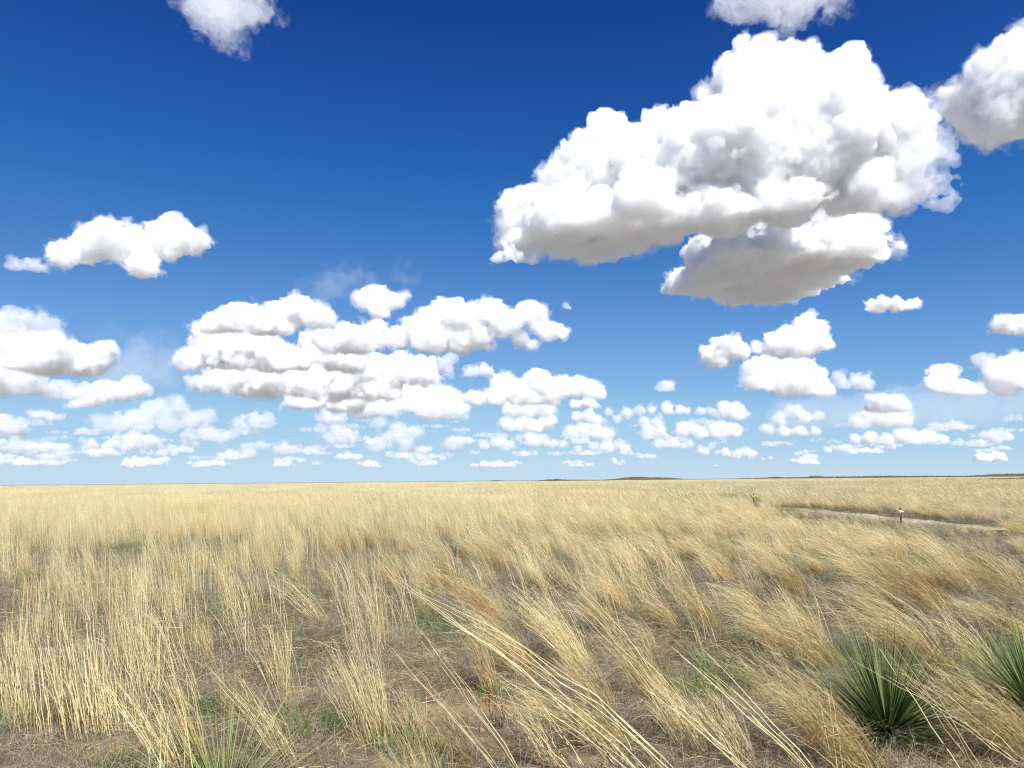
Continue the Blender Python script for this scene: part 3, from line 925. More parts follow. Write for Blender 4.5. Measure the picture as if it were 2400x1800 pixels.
# ------------------------------------------------------------------ placed plants
def hero(kind, base, tip, n, label, group, rad=.06, fan=.16, wid=None, sag=.16, dy=0.0, seed=0, lo=.55, cols=None):
    """a tuft whose stems run from a ground spot to near a tip, both read off the photograph"""
    rng = np.random.default_rng(1000 + seed)
    B = gpt(*base)
    d = ray(*tip)
    t = (B.y + dy) / d.y
    T = Vector((d.x * t, B.y + dy, EYE + d.z * t))
    T.z = max(T.z, .12)
    Lh = (T - B).length
    k = 9
    a, r = rng.uniform(0, 2 * math.pi, n), rad * np.sqrt(rng.random(n))
    root = np.array(B)[None] + np.stack([r * np.cos(a), r * np.sin(a), np.full(n, -.01)], 1)
    f = rng.uniform(lo, 1.06, n)
    tipp = np.array(B)[None] + (np.array(T - B))[None] * f[:, None] + rng.normal(0, fan * Lh * .5, (n, 3)) * f[:, None] * np.array([1, 1.2, .45])
    tipp += (root - np.array(B)) * 1.5
    ctrl = root + (tipp - root) * .42
    ctrl[:, 2] += sag * Lh * f * rng.uniform(.5, 1.4, n)
    s = np.linspace(0, 1, k)[None, :, None]
    P = (1 - s) ** 2 * root[:, None] + 2 * s * (1 - s) * ctrl[:, None] + s ** 2 * tipp[:, None]
    P += rng.normal(0, .006 * Lh, (n, k, 3)) * (s * (1 - s) * 4)
    P[:, :, 2] = np.maximum(P[:, :, 2], -.02)
    p = Plant()
    thick = kind == 'stalk'
    c = cols or {'stalk': (PALE, PALE), 'straw': (STRAW, PALE), 'gold': (GOLD, STRAW), 'ochre': (OCHRE, GOLD), 'pale': (STRAW, STRAW)}[kind]
    w = wid or {'stalk': (.0065, .0105), 'straw': (.0024, .0046), 'gold': (.0015, .003), 'ochre': (.0015, .0028), 'pale': (.0016, .0032)}[kind]
    p.strands(P, rng.uniform(*w, n), pick(rng, n, *c[0]), pick(rng, n, *c[1]), rng, tube=thick, taper=.8)
    # leaf blades and fluffy heads
    m = int(n * (2.2 if thick else .8))
    j = rng.integers(0, n, m)
    az = math.atan2(T.y - B.y, T.x - B.x)
    rootp = P[j, rng.integers(1, k - 2, m)]
    tilt = math.atan2(math.hypot(T.x - B.x, T.y - B.y), max(T.z - B.z, .01))
    q = lean_paths(rng, m, 0, (.10, .34), (tilt, .25), (tilt + .7, .5), az, .5, 5, root=rootp)
    p.strands(q, rng.uniform(.0016, .0034, m), pick(rng, m, *STRAW), pick(rng, m, *GOLD), rng)
    m = int(n * (3 if thick else 1))
    j = rng.integers(0, n, m)
    rootp = P[j, rng.integers(k - 3, k - 1, m)]
    q = lean_paths(rng, m, 0, (.06, .18), (tilt, .2), (tilt + .2, .35), az, .25, 4, root=rootp)
    p.strands(q, rng.uniform(.0014, .0028, m), pick(rng, m, *STRAW), pick(rng, m, *PALE), rng)
    if not thick:                      # dead leaves around the foot
        m = n // 2
        q = lean_paths(rng, m, rad * 1.5, (.08, .28), (.6, .4), (1.5, .5), None, 0, 5)
        q = q + np.array(B)
        p.strands(q, rng.uniform(.0015, .003, m), pick(rng, m, *BROWN), pick(rng, m, *GREY), rng)
    org = (B.x, B.y, B.z)
    o = link("grass_tussock" if not thick else "grass_stalks", p.mesh("grass_tussock", M_STRAW, org))
    o.location = org
    tag(o, label, 'grass tussock' if not thick else 'grass stalks', group)
    HEROES.append((B, rad))
    return o

HEROES = []
def c1(x, y): return (x * .4219, 1100 + y * .4219)
def c2(x, y): return (800 + x * .4219, 1100 + y * .4219)
def c3(x, y): return (1600 + x * .4219, 1100 + y * .4219)
GT, GU, GS = 'wind laid grass tussocks in the foreground', 'upright straw tussocks in the foreground', 'long pale stalks sweeping to the left'
HERO = [
 ('gold', c3(1010, 1660), c3(350, 1000), 230, 'golden wave of grass sweeping in from beside the yucca foot', GT, dict(rad=.16, fan=.2, sag=.24)),
 ('gold', c3(850, 1140), c3(290, 730), 170, 'golden arching tussock up and left of the big yucca', GT, dict(rad=.14, fan=.2, sag=.26)),
 ('ochre', c3(650, 745), c3(500, 430), 170, 'ochre tussock beside the dark twiggy shrub', GT, dict(rad=.12, fan=.25, sag=.2)),
 ('ochre', c3(1465, 860), c3(1040, 470), 320, 'broad deep golden tussock bowed over behind the big yucca', GT, dict(rad=.2, fan=.24, sag=.28)),
 ('gold', c3(1210, 900), c3(850, 610), 170, 'straw gold tussock directly behind the big yucca', GT, dict(rad=.14, fan=.22, sag=.22)),
 ('gold', c3(1960, 1580), c3(1390, 1090), 260, 'pale golden sheaf between the two yuccas', GT, dict(rad=.15, fan=.18, sag=.2)),
 ('ochre', c3(800, 1640), c3(590, 1180), 80, 'thin orange tuft left of the golden wave', GT, dict(rad=.07, fan=.2, sag=.12)),
 ('straw', c3(1620, 710), c3(1180, 320), 140, 'tall straw tussock bowed left below the sandy track', GT, dict(rad=.15, fan=.25, sag=.2)),
 ('gold', c3(1880, 740), c3(1430, 440), 170, 'golden tussock near the right edge below the track', GT, dict(rad=.16, fan=.25, sag=.2)),
 ('gold', c3(1900, 960), c3(1540, 700), 150, 'golden tussock above the yucca at the right edge', GT, dict(rad=.14, fan=.25, sag=.2)),
 ('stalk', c3(1720, 1800), c3(760, 700), 4, 'pale stalks crossing in front of the big yucca', GS, dict(rad=.06, fan=.16, sag=.06, lo=.75)),
 ('stalk', c3(1950, 1640), c3(1150, 1080), 4, 'pale stalks arching over the right half of the big yucca', GS, dict(rad=.05, fan=.12, sag=.06, lo=.8)),
 ('stalk', c3(760, 1720), c3(-20, 940), 5, 'straight bundle of pale stalks left of the golden wave', GS, dict(rad=.04, fan=.06, sag=.05, lo=.7)),
 ('stalk', c3(420, 1720), c3(-150, 1190), 5, 'low pale stalks in the lower middle right', GS, dict(rad=.05, fan=.08, sag=.06, lo=.7)),
 ('stalk', c3(880, 1700), c3(812, 1220), 3, 'two upright pale stalks left of the yucca foot', GS, dict(rad=.03, fan=.05, sag=.03, lo=.8)),
 ('stalk', c2(1990, 1800), c2(310, 575), 3, 'longest pale stalks reaching farthest to the upper left', GS, dict(rad=.08, fan=.03, sag=.10, lo=.86)),
 ('stalk', c2(1640, 1760), c2(330, 620), 3, 'pale stalks running just below the longest ones', GS, dict(rad=.08, fan=.05, sag=.08, lo=.8)),
 ('stalk', c2(1010, 1730), c2(350, 790), 3, 'curved pale stalks in the bare middle of the foreground', GS, dict(rad=.03, fan=.04, sag=.07, lo=.85)),
 ('stalk', c2(1370, 1740), c2(930, 1090), 6, 'bright pale stalks at the bottom of the middle', GS, dict(rad=.09, fan=.14, sag=.08, lo=.6)),
 ('stalk', c2(1700, 1800), c2(1150, 1080), 6, 'dense pale stalks crossing at the bottom right of the middle', GS, dict(rad=.14, fan=.2, sag=.10, lo=.55)),
 ('stalk', c2(1960, 1510), c2(1110, 520), 3, 'pale stalks pointing up past the grey green yucca', GS, dict(rad=.05, fan=.05, sag=.05, lo=.8)),
 ('stalk', c2(2000, 1470), c2(1080, 405), 3, 'thin pale stalks rising highest in the centre', GS, dict(rad=.06, fan=.05, sag=.05, lo=.75, wid=(.0045, .0075))),
 ('stalk', c2(1830, 1790), c2(600, 745), 5, 'fan of pale stalks rising through the middle', GS, dict(rad=.12, fan=.14, sag=.08, lo=.55)),
 ('stalk', c2(910, 1710), c2(255, 970), 3, 'leftmost of the long leaning pale stalks', GS, dict(rad=.03, fan=.04, sag=.05, lo=.85)),
 ('ochre', c2(900, 885), c2(480, 550), 170, 'ochre swept tussock above the longest pale stalks', GT, dict(rad=.12, fan=.22, sag=.24)),
 ('gold', c2(835, 1260), c2(690, 750), 90, 'narrow standing golden tuft crossed by the long stalks', GT, dict(rad=.06, fan=.16, sag=.12)),
 ('straw', c2(1340, 1090), c2(980, 640), 150, 'broad straw tussock in the centre leaning left', GT, dict(rad=.14, fan=.26, sag=.18)),
 ('gold', c2(1230, 1060), c2(1060, 740), 110, 'gold tuft inside the broad central straw tussock', GT, dict(rad=.10, fan=.25, sag=.15)),
 ('straw', c2(450, 1510), c2(340, 1190), 50, 'small sparse straw tuft on bare soil in the middle', GU, dict(rad=.05, fan=.25, sag=.08)),
 ('straw', c2(180, 1520), c2(20, 980), 150, 'thick brownish straw tussock left of the middle', GU, dict(rad=.14, fan=.25, sag=.12)),
 ('straw', c2(150, 1090), c2(20, 420), 70, 'tall straw stand rising above its neighbours left of centre', GU, dict(rad=.14, fan=.2, sag=.06, wid=(.003, .0052))),
 ('straw', c2(240, 1010), c2(170, 460), 40, 'thin straw stand at the right of the tall one', GU, dict(rad=.08, fan=.16, sag=.05)),
 ('gold', c2(1540, 1570), c2(900, 1170), 90, 'flattened pale tussock lying under the long stalks', GT, dict(rad=.12, fan=.2, sag=.26)),
 ('straw', c1(950, 1720), c1(690, 1170), 46, 'straw tussock in front of the yellow green yucca', GU, dict(rad=.07, fan=.14, sag=.10, wid=(.0035, .0065))),
 ('gold', c1(1110, 1700), c1(940, 1110), 46, 'slim golden sheaf rising through the yellow green yucca', GU, dict(rad=.06, fan=.14, sag=.10, wid=(.0025, .0045))),
 ('straw', c1(1610, 1660), c1(1260, 1120), 40, 'straw tussock leaning left, right of the yellow green yucca', GU, dict(rad=.07, fan=.16, sag=.12, wid=(.003, .006))),
 ('straw', c1(480, 1500), c1(400, 760), 44, 'stiff upright stems on the left with brown curled leaves', GU, dict(rad=.16, fan=.14, sag=.02, wid=(.005, .008), lo=.7)),
 ('straw', c1(330, 1500), c1(290, 790), 28, 'thin upright stems left of the stiff ones', GU, dict(rad=.14, fan=.14, sag=.02, wid=(.004, .007), lo=.6)),
 ('straw', c1(70, 1400), c1(20, 830), 60, 'pale upright tussock at the left edge', GU, dict(rad=.12, fan=.2, sag=.06, wid=(.003, .006))),
 ('straw', c1(570, 1400), c1(550, 820), 50, 'upright straw tuft right of the stiff stems', GU, dict(rad=.12, fan=.18, sag=.04, wid=(.003, .006))),
 ('straw', c1(720, 1150), c1(680, 620), 46, 'upright straw tuft behind the stiff stems', GU, dict(rad=.14, fan=.2, sag=.05)),
 ('straw', c1(1560, 1190), c1(1510, 800), 60, 'tidy upright fan of straw over a green patch', GU, dict(rad=.10, fan=.22, sag=.05)),
 ('straw', c1(1060, 1090), c1(1040, 600), 36, 'few tall stems above the green patch on the left', GU, dict(rad=.12, fan=.2, sag=.04)),
 ('gold', c1(1160, 1090), c1(1090, 790), 70, 'low golden tuft by the green patch on the left', GU, dict(rad=.08, fan=.25, sag=.1)),
 ('straw', c1(1790, 860), c1(1500, 560), 60, 'straw tussock leaning left over bare soil', GU, dict(rad=.10, fan=.24, sag=.18)),
 ('straw', c1(200, 1500), c1(165, 820), 34, 'loose upright straw tuft between the left edge and the stiff stems', GU, dict(rad=.14, fan=.18, sag=.04, wid=(.003, .006))),
 ('straw', c1(800, 1260), c1(760, 700), 56, 'upright straw tuft behind and right of the stiff stems', GU, dict(rad=.14, fan=.2, sag=.06, wid=(.003, .0055))),
 ('straw', c1(690, 1500), c1(610, 980), 44, 'short upright straw tuft behind the yellow green yucca', GU, dict(rad=.12, fan=.25, sag=.08, wid=(.0028, .005))),
 ('ochre', c2(700, 1650), c2(560, 1270), 80, 'low ochre tuft near the bottom edge left of centre', GU, dict(rad=.08, fan=.3, sag=.14)),
 ('straw', c2(1160, 1610), c2(990, 1270), 70, 'low straw tuft under the bright pale stalks', GT, dict(rad=.09, fan=.3, sag=.16)),
 ('gold', c2(1480, 1320), c2(1230, 960), 120, 'leaning golden tuft right of the flattened one', GT, dict(rad=.10, fan=.26, sag=.18)),
 ('gold', c2(1770, 1260), c2(1480, 850), 150, 'golden tussock in front of the grey herbs, right of centre', GT, dict(rad=.13, fan=.25, sag=.2)),
 ('straw', c3(60, 1570), c3(-170, 1150), 90, 'straw tussock by the low reddish twigs', GT, dict(rad=.10, fan=.26, sag=.18)),
 ('straw', c3(330, 1640), c3(110, 1240), 90, 'straw tussock between the stalk bundle and the golden wave', GT, dict(rad=.10, fan=.26, sag=.18)),
 ('ochre', c3(200, 910), c3(-70, 600), 140, 'ochre tussock above bare soil, right of centre', GT, dict(rad=.12, fan=.25, sag=.2)),
 ('gold', c1(160, 620), c1(130, 440), 60, 'small golden tussock far out on the left', GU, dict(rad=.12, fan=.25, sag=.1)),
]
for i, (kind, b, t, n, label, grp, kw) in enumerate(HERO):
    hero(kind, b, t, n, label, grp, seed=i, **kw)

# yuccas
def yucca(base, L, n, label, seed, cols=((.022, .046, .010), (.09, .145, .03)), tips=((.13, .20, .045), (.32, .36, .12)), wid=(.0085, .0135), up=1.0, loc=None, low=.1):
    rng = np.random.default_rng(seed)
    B = gpt(*base) if loc is None else loc
    k = 6
    p = Plant()
    a = rng.uniform(0, 2 * math.pi, n)
    th = np.arccos(rng.uniform(low, 1, n) ** up)
    l = rng.uniform(.72, 1.05, n) * L
    s = np.linspace(0, 1, k)
    thk = th[:, None] + rng.normal(.04, .05, (n, 1)) * s[None, :]
    d = np.stack([np.sin(thk) * np.cos(a)[:, None], np.sin(thk) * np.sin(a)[:, None], np.cos(thk)], 2)
    root = np.stack([np.cos(a) * .035 * np.sin(th), np.sin(a) * .035 * np.sin(th), .03 + .03 * rng.random(n)], 1)
    P = root[:, None] + np.cumsum(d * (l / k)[:, None, None], 1) - (d * (l / k)[:, None, None])[:, :1]
    o = link("yucca", None)
    o.location = B
    P[:, :, 2] = np.maximum(P[:, :, 2], .01)
    # stiff flat leaves: the broad side faces the axis of the rosette
    sd = np.stack([-np.sin(a) * 0, 0 * a, 0 * a], 1) + np.stack([np.cos(a) * np.cos(th), np.sin(a) * np.cos(th), -np.sin(th)], 1) + rng.normal(0, .35, (n, 3))
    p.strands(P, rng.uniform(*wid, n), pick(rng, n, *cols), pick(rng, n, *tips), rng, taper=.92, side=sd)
    link("leaf_rosette", p.mesh("leaf_rosette", M_GREEN), o)
    q = Plant()
    m = n // 3
    A = lean_paths(rng, m, .05, (L * .4, L * .8), (1.2, .25), (1.75, .2), None, 0, 5)
    A[:, :, 2] = np.maximum(A[:, :, 2], .004) + .02
    q.strands(A, rng.uniform(.006, .010, m), pick(rng, m, (.30, .24, .14), (.44, .38, .25)), pick(rng, m, (.42, .36, .22), (.55, .48, .30)), rng)
    dead = link("dead_skirt", q.mesh("dead_skirt", M_STRAW), o)
    dead['label'] = 'dry straw coloured dead leaves at the foot'
    tag(o, label, 'yucca', 'yuccas among the grass')
    HEROES.append((B, L * .75))
    return o

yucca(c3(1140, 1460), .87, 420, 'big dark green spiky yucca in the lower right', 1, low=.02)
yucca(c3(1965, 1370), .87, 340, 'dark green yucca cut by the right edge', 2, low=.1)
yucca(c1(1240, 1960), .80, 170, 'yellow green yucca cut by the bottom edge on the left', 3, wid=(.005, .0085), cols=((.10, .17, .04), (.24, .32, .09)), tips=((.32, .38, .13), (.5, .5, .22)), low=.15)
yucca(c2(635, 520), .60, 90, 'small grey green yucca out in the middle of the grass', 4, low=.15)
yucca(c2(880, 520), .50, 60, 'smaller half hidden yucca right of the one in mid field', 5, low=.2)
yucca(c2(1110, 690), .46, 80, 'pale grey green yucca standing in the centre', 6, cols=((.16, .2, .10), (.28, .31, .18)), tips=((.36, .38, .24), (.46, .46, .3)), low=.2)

# green tufts
TUFTS = [(c3(690, 800), .13, 90, 'green tuft at the foot of the ochre tussock'), (c3(880, 1050), .13, 80, 'dark green tuft left of the big yucca'),
         (c3(830, 630), .12, 60, 'green tuft among gold grass in the right middle'),
         (c2(510, 730), .13, 90, 'green tuft below the ochre swept tussock'), (c2(820, 1290), .16, 110, 'green tuft at the foot of the narrow golden tuft'),
         (c2(1560, 640), .2, 140, 'rounded dark green tuft in the right middle field'), (c2(1410, 920), .14, 80, 'green tuft right of the central straw tussock'),
         (c2(450, 1590), .14, 120, 'green tuft under the small sparse straw tuft'), (c2(1690, 850), .15, 80, 'dull green tuft among the grey herbs'),
         (c1(1010, 1020), .18, 140, 'green tuft under the few tall stems on the left'), (c1(1280, 1400), .2, 170, 'bright green tuft behind the yellow green yucca'),
         (c1(10, 1470), .2, 140, 'green tuft at the left edge'), (c1(1640, 930), .12, 90, 'green tuft in the gap of the tidy straw fan'),
         (c1(1670, 1130), .14, 90, 'green tuft at the foot of the tidy straw fan'), (c1(160, 640), .2, 90, 'green tuft under the small golden tussock far left')]
for i, (b, r, n, label) in enumerate(TUFTS):
    rng = np.random.default_rng(400 + i)
    o = link("green_tuft", green_tuft(rng, n, r).mesh("green_tuft", M_GREEN))
    o.location = gpt(*b)
    tag(o, label, 'green tuft', 'fresh green tufts between the dry grass')

# bare dark twigs of small shrubs
def twig_shrub(base, h, label, seed):
    rng = np.random.default_rng(seed)
    p = Plant()
    n = 9
    P = lean_paths(rng, n, .04, (h * .7, h), (.25, .15), (.4, .25), None, 0, 6)
    dk = ((.045, .032, .024), (.10, .075, .055))
    p.strands(P, rng.uniform(.004, .007, n), pick(rng, n, *dk), pick(rng, n, *dk), rng, tube=True)
    m = n * 6
    j = rng.integers(0, n, m)
    Q = lean_paths(rng, m, 0, (h * .15, h * .4), (.6, .2), (.5, .3), 0, 3, 4, root=P[j, rng.integers(1, 5, m)])
    p.strands(Q, rng.uniform(.002, .0035, m), pick(rng, m, *dk), pick(rng, m, (.12, .09, .07), (.2, .16, .12)), rng, tube=True)
    m = n * 14
    j = rng.integers(0, len(Q), m)
    Q2 = lean_paths(rng, m, 0, (h * .06, h * .16), (.7, .3), (.6, .3), 0, 3, 3, root=Q[j, rng.integers(1, 4, m)])
    p.strands(Q2, rng.uniform(.0015, .0025, m), pick(rng, m, *dk), pick(rng, m, (.12, .09, .07), (.22, .18, .13)), rng)
    o = link("twig_shrub", p.mesh("twig_shrub", M_TWIG))
    o.location = gpt(*base)
    tag(o, label, 'shrub', 'bare twiggy shrubs')
twig_shrub(c3(505, 740), .5, 'dark bare twiggy shrub beside the ochre tussock', 1)
twig_shrub(c3(1800, 960), .45, 'thin dark twigs above the right edge yucca', 2)
twig_shrub(c2(880, 1420), .24, 'low dark twigs on bare soil in the middle', 3)
twig_shrub(c3(175, 1450), .24, 'low reddish dark twigs right of the middle', 4)
twig_shrub(c2(1760, 1460), .3, 'dark twigs behind the dense pale stalks', 5)

# ------------------------------------------------------------------ fence posts
def flat_mat(name, colr, rough=.6, metal=0.0):
    m, nt, out = node_mat(name)
    N = nt.nodes.new
    n = N("ShaderNodeTexNoise")
    n.inputs['Scale'].default_value = 40
    n.inputs['Detail'].default_value = 5
    r = N("ShaderNodeValToRGB")
    r.color_ramp.elements[0].position, r.color_ramp.elements[0].color = .3, (*[c * .65 for c in colr], 1)
    r.color_ramp.elements[1].position, r.color_ramp.elements[1].color = .7, (*colr, 1)
    b = N("ShaderNodeBsdfPrincipled")
    b.inputs['Roughness'].default_value = rough
    b.inputs['Metallic'].default_value = metal
    nt.links.new(n.outputs[0], r.inputs[0])
    nt.links.new(r.outputs[0], b.inputs['Base Color'])
    nt.links.new(b.outputs[0], out.inputs['Surface'])
    return m
M_STEEL = flat_mat("rusty_dark_steel", (.055, .045, .04), .7, .2)
M_WHITE = flat_mat("white_plastic", (.86, .86, .84), .4)
M_WIRE = flat_mat("pale_wire", (.62, .58, .48), .5)

def prism(name, outline, z0, z1, mat, parent):
    n = len(outline)
    v = [(x, y, z0) for x, y in outline] + [(x, y, z1) for x, y in outline]
    me = bpy.data.meshes.new(name)
    me.from_pydata(v, [], [tuple(range(n))[::-1], tuple(range(n, 2 * n))] + [(i, (i + 1) % n, n + (i + 1) % n, n + i) for i in range(n)])
    me.materials.append(mat)
    return link(name, me, parent)

def fence_post(loc, label, rod):
    o = link("fence_post", None)
    o.location = loc
    s = .030
    tee = [(-s, -.006), (s, -.006), (s, .004), (.005, .004), (.005, s * 1.3), (-.005, s * 1.3), (-.005, .004), (-s, .004)]
    prism("stake", tee, -.2, .66 if rod else .70, M_STEEL, o)
    # white clip: a collar round the stake with a nose that holds the wire
    c = [(math.cos(t) * .042, math.sin(t) * .042 + .008) for t in np.linspace(0, 2 * math.pi, 12, endpoint=False)]
    ins = prism("insulator", c, .50, .565, M_WHITE, o)
    prism("wire_hook", [(.030, -.055), (.085, -.055), (.085, -.02), (.030, -.02)], .512, .552, M_WHITE, ins)
    prism("wire_hook", [(-.075, -.05), (-.030, -.05), (-.030, -.02), (-.075, -.02)], .535, .558, M_WHITE, ins)
    if rod:
        r = [(math.cos(t) * .008 - .022, math.sin(t) * .008 - .018) for t in np.linspace(0, 2 * math.pi, 8, endpoint=False)]
        prism("wire_rod", r, .40, .80, M_WIRE, o)
    tag(o, label, 'fence post', 'stakes along the sandy track')
    return o
fence_post(gpt(2113, 1237), 'dark metal stake with white clip standing in front of the sandy track', True)
B = gpt(1767, 1182)
fence_post(B, 'distant dark stake with white clip, half sunk in grass', False)

# ------------------------------------------------------------------ the sward
def build(fn, count, seed, mat, name):
    out = []
    for i in range(count):
        out.append(fn(np.random.default_rng(seed + i), i).mesh(name, mat))
    return out

LEANS = [.12, .3, .52, .8, 1.0]
m_straw = build(lambda r, i: straw_tussock(r, int(r.integers(14, 30)), (.5, 1.0), LEANS[i // 3], rad=.13), 15, 5000, M_STRAW, "straw")
m_gold = build(lambda r, i: gold_tussock(r, int(r.integers(70, 130)), (.40, .82), LEANS[i // 3] + .12, rad=.10, cols=((GOLD, STRAW), (OCHRE, STRAW), (STRAW, PALE))[i % 3]), 15, 5100, M_STRAW, "gold")
m_big = build(lambda r, i: gold_tussock(r, int(r.integers(170, 260)), (.55, 1.0), (.75, .95, 1.1)[i // 3], rad=.15, cols=((GOLD, STRAW), (OCHRE, STRAW), (OCHRE, PALE))[i % 3]), 9, 5050, M_STRAW, "bowed")
m_dull = build(lambda r, i: litter_clump(r, 80, .24, cols=((DULL, DULL), (BROWN, DULL), (DULL, GREY))[i % 3]), 6, 5250, M_STRAW, "dull")
m_low = build(lambda r, i: litter_clump(r, 70, .22, cols=((GREY, BROWN), (DULL, GREY), (BROWN, STRAW), (BROWN, GREY))[i % 4]), 8, 5200, M_STRAW, "litter")
m_sage = build(lambda r, i: sage_clump(r, 34, .14), 5, 5300, M_STRAW, "sage")
m_green = build(lambda r, i: green_tuft(r, 70, .11, (.10, .26)), 4, 5400, M_GREEN, "greens")

def away(x, y, rad):
    ok = np.ones(len(x), bool)
    for B, r in HEROES:
        ok &= np.hypot(x - B.x, y - B.y) > rad + r * .8
    return ok

def put(name, meshes, x, y, scl, idx, label, cat, rng, rzs=.25, dz=0.0):
    z_ = hgt(x, y) + dz
    scatter(name, meshes, np.stack([x, y, z_], 1), rng.normal(0, rzs, len(x)), scl, idx, label, cat)

rng = np.random.default_rng(2)
# standing grass, near and middle distance
x, y = wedge(rng, 16000, 2.4, 46, 1.6)
fl, ln = fields(x, y), leaning(x, y)
near = y < 8.5
keep = rng.random(len(x)) < np.where(near, np.clip(fl * 2.6 - .9, .03, 1) * .62, np.where(y < 20, np.clip(fl * 3.0 - 1.05, .05, 1) * .85, np.clip(fl * 1.8 - .1, .25, 1)))
gone, hide = near_track(x, y, np.full(len(x), .75))
short = np.where(hide, rng.uniform(.38, .58, len(x)), 1)
keep &= ~(soilness(x, y) > .35) & ~gone & np.where(near, away(x, y, .22), True)
# sight lines to the bigger placed plants stay open
keep &= ~((y < 5.2) & (x > -.6) & (rng.random(len(x)) < .5)) & ~((y < 4.2) & (rng.random(len(x)) < .4))
x, y, ln, fl, short = x[keep], y[keep], ln[keep], fl[keep], short[keep]
sc = rng.uniform(.7, 1.12, len(x)) * np.where(y > 15, 1.0, .92) * short
g = np.array([mnoise.noise((a * .16 + 30, b * .16, 9)) for a, b in zip(x, y)])
isg = rng.random(len(x)) < np.clip(.28 + g * 1.3 + .22 * (x > 0), .05, .9)
li = np.clip(np.round(ln * 4 + rng.normal(0, .5, len(x))), 0, 4).astype(int)
idx = li * 3 + rng.integers(0, 3, len(x))
put("straw_grass", m_straw, x[~isg], y[~isg], sc[~isg], idx[~isg], 'tall pale straw grass leaning with the wind', 'grass', rng)
put("golden_grass", m_gold, x[isg], y[isg], sc[isg], idx[isg], 'fine golden bunch grass bowed by the wind', 'grass', rng)

# broad golden tussocks, thickest on the right
x, y = wedge(rng, 3800, 4.2, 34, 1.4)
s = x / (y * .74)
fl = fields(x + 20, y - 40)
keep = rng.random(len(x)) < np.clip((s + .35) * 1.3, 0, 1) * np.clip(fl * 2.6 - .85, 0, 1) * .9
gone, hide = near_track(x, y, np.full(len(x), .8))
keep &= ~(soilness(x, y) > .3) & ~gone & ~hide & (away(x, y, .36) | (y > 9))
x, y, s = x[keep], y[keep], s[keep]
li = np.clip(np.round(s * 2 + .4 + rng.normal(0, .5, len(x))), 0, 2).astype(int)
put("bowed_grass", m_big, x, y, rng.uniform(.6, 1.05, len(x)), li * 3 + rng.integers(0, 3, len(x)), 'broad golden bunches bowed to the left by the wind', 'grass', rng)

# low dead leaves and litter over the soil
x, y = wedge(rng, 13000, 2.4, 17, 1.4)
keep = (soilness(x, y) < .45 + .6 * rng.random(len(x))) & ~((np.abs(x - track_x(y)) < 1.2) & (y > 20))
x, y = x[keep], y[keep]
put("grass_litter", m_low, x, y, rng.uniform(.6, 1.1, len(x)), rng.integers(0, 8, len(x)), 'grey and brown dead leaves matted low over the soil', 'grass', rng, rzs=3)
x, y = wedge(rng, 12000, 7, 46, 1.4)
keep = ~(np.abs(x - track_x(y)) < 1.1) | (rng.random(len(x)) < .25)
x, y = x[keep], y[keep]
put("low_grass", m_dull, x, y, rng.uniform(.9, 1.7, len(x)), rng.integers(0, 6, len(x)), 'low dull grass between the far tussocks', 'grass', rng, rzs=3)
x, y = wedge(rng, 5500, 2.5, 26, 1.4)
fl = fields(x + 50, y)
keep = (fl > .34) & (soilness(x, y) < .4) & ~((np.abs(x - track_x(y)) < 1.2) & (y > 20))
x, y = np.concatenate([x[keep], rng.uniform(15.6, 24, 260)]), np.concatenate([y[keep], rng.uniform(22, 37, 260)])
put("grey_herbs", m_sage, x, y, rng.uniform(.6, 1.15, len(x)) * np.where((x > 15.5) & (y > 21), 1.9, 1), rng.integers(0, 5, len(x)), 'wiry grey herbs low between the tussocks', 'herbs', rng, rzs=3)
x, y = wedge(rng, 3000, 2.5, 34, 1.4)
fl = fields(x + 90, y)
keep = (fl > .53) & ~((np.abs(x - track_x(y)) < 1.2) & (y > 20))
x, y = x[keep], y[keep]
put("green_growth", m_green, x, y, rng.uniform(.7, 1.7, len(x)), rng.integers(0, 4, len(x)), 'scattered fresh green shoots between the dry grass', 'grass', rng, rzs=3)

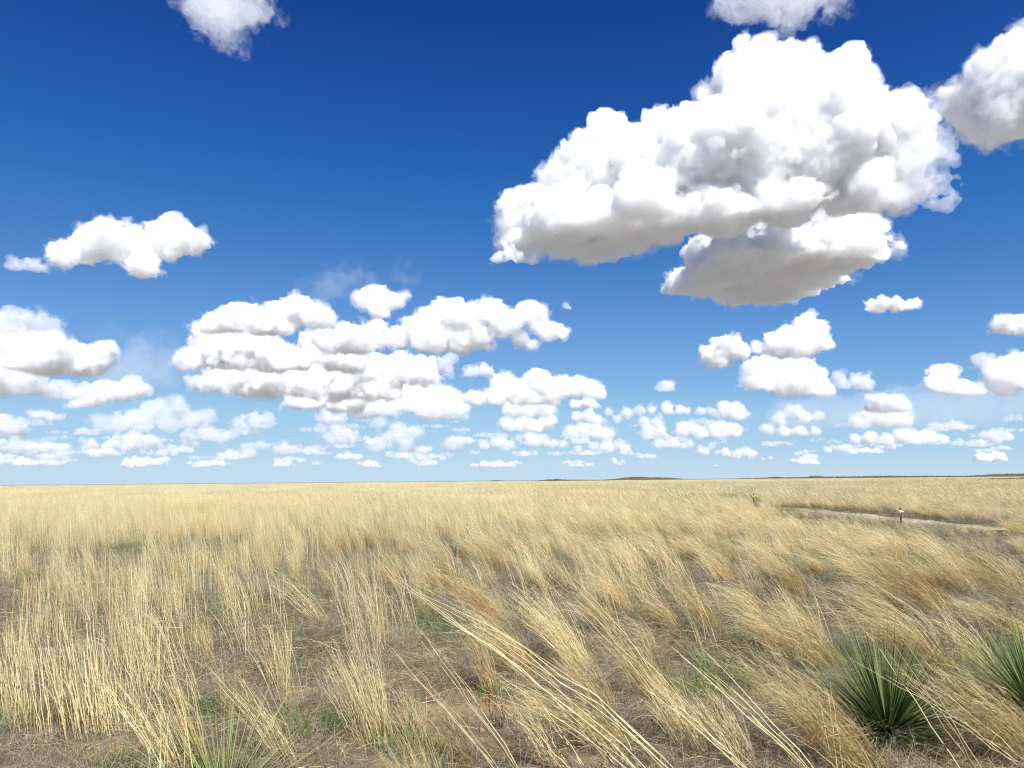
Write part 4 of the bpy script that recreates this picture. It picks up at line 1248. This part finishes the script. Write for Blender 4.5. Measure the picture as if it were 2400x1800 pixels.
# the plain beyond
far_a = build(lambda r, i: far_patch(r, 230, 1.6, (.45, .95), LEANS[i // 4] + .1, (.006, .012), ((.66, .54, .28), GOLD[0]) if i % 4 == 1 else STRAW, STRAW if i % 4 == 1 else PALE) if i % 4 != 3 else far_patch(r, 230, 1.6, (.35, .8), LEANS[i // 4] + .1, (.006, .012), DULL, ((.5, .46, .28), (.62, .54, .32))), 16, 5500, M_STRAW, "far")
x, y = wedge(rng, 17000, 40, 210, 4)
gone, hide = near_track(x, y, np.full(len(x), .8))
keep = ~gone & ~hide & ~(np.abs(x - track_x(y)) < (3.2 * (y < 64)))
x, y = x[keep], y[keep]
ln = leaning(x, y)
li = np.clip(np.round(ln * 3.2 + rng.normal(0, .4, len(x))), 0, 3).astype(int)
pal = np.array([mnoise.noise((a * .05, b * .03, 5)) for a, b in zip(x, y)])
idx = li * 4 + np.where(rng.random(len(x)) < .2 + pal * .8, 1, np.where(rng.random(len(x)) < .22 - pal * .9, 3, rng.choice([0, 2], len(x))))
put("far_grass", far_a, x, y, rng.uniform(.8, 1.15, len(x)), idx, 'unbroken dry grass over the plain', 'grass', rng, rzs=.3)
far_b = build(lambda r, i: far_patch(r, 260, 7, (.4, .95), .5, (.025, .05), STRAW, PALE), 6, 5600, M_STRAW, "farther")
x, y = wedge(rng, 15000, 200, 1100, 12)
put("farthest_grass", far_b, x, y, rng.uniform(.8, 1.1, len(x)), rng.integers(0, 6, len(x)), 'dry grass melting together towards the horizon', 'grass', rng, rzs=3)

# crumbs of soil and small stones
def crumb(rng):
    v = np.array([(1, 0, 0), (-1, 0, 0), (0, 1, 0), (0, -1, 0), (0, 0, 1), (0, 0, -1)], float) * rng.uniform(.6, 1.2, (6, 1)) + rng.normal(0, .15, (6, 3))
    f = np.array([(0, 2, 4), (2, 1, 4), (1, 3, 4), (3, 0, 4), (2, 0, 5), (1, 2, 5), (3, 1, 5), (0, 3, 5)])
    me = mesh_np("crumb", v * .01, f, [M_STRAW])
    a = me.color_attributes.new("col", 'FLOAT_COLOR', 'POINT')
    c = np.array([.30, .195, .115, 1]) * rng.uniform(.6, 1.25)
    a.data.foreach_set('color', np.tile(c, (6, 1)).astype(np.float32).ravel())
    return me
x, y = wedge(rng, 9000, 2.4, 8, 1.0)
put("soil_crumbs", [crumb(np.random.default_rng(6000 + i)) for i in range(8)], x, y, rng.gamma(2, .35, len(x)), rng.integers(0, 8, len(x)),
    'crumbs of reddish soil and grit strewn between the tufts', 'grit', rng, rzs=3)
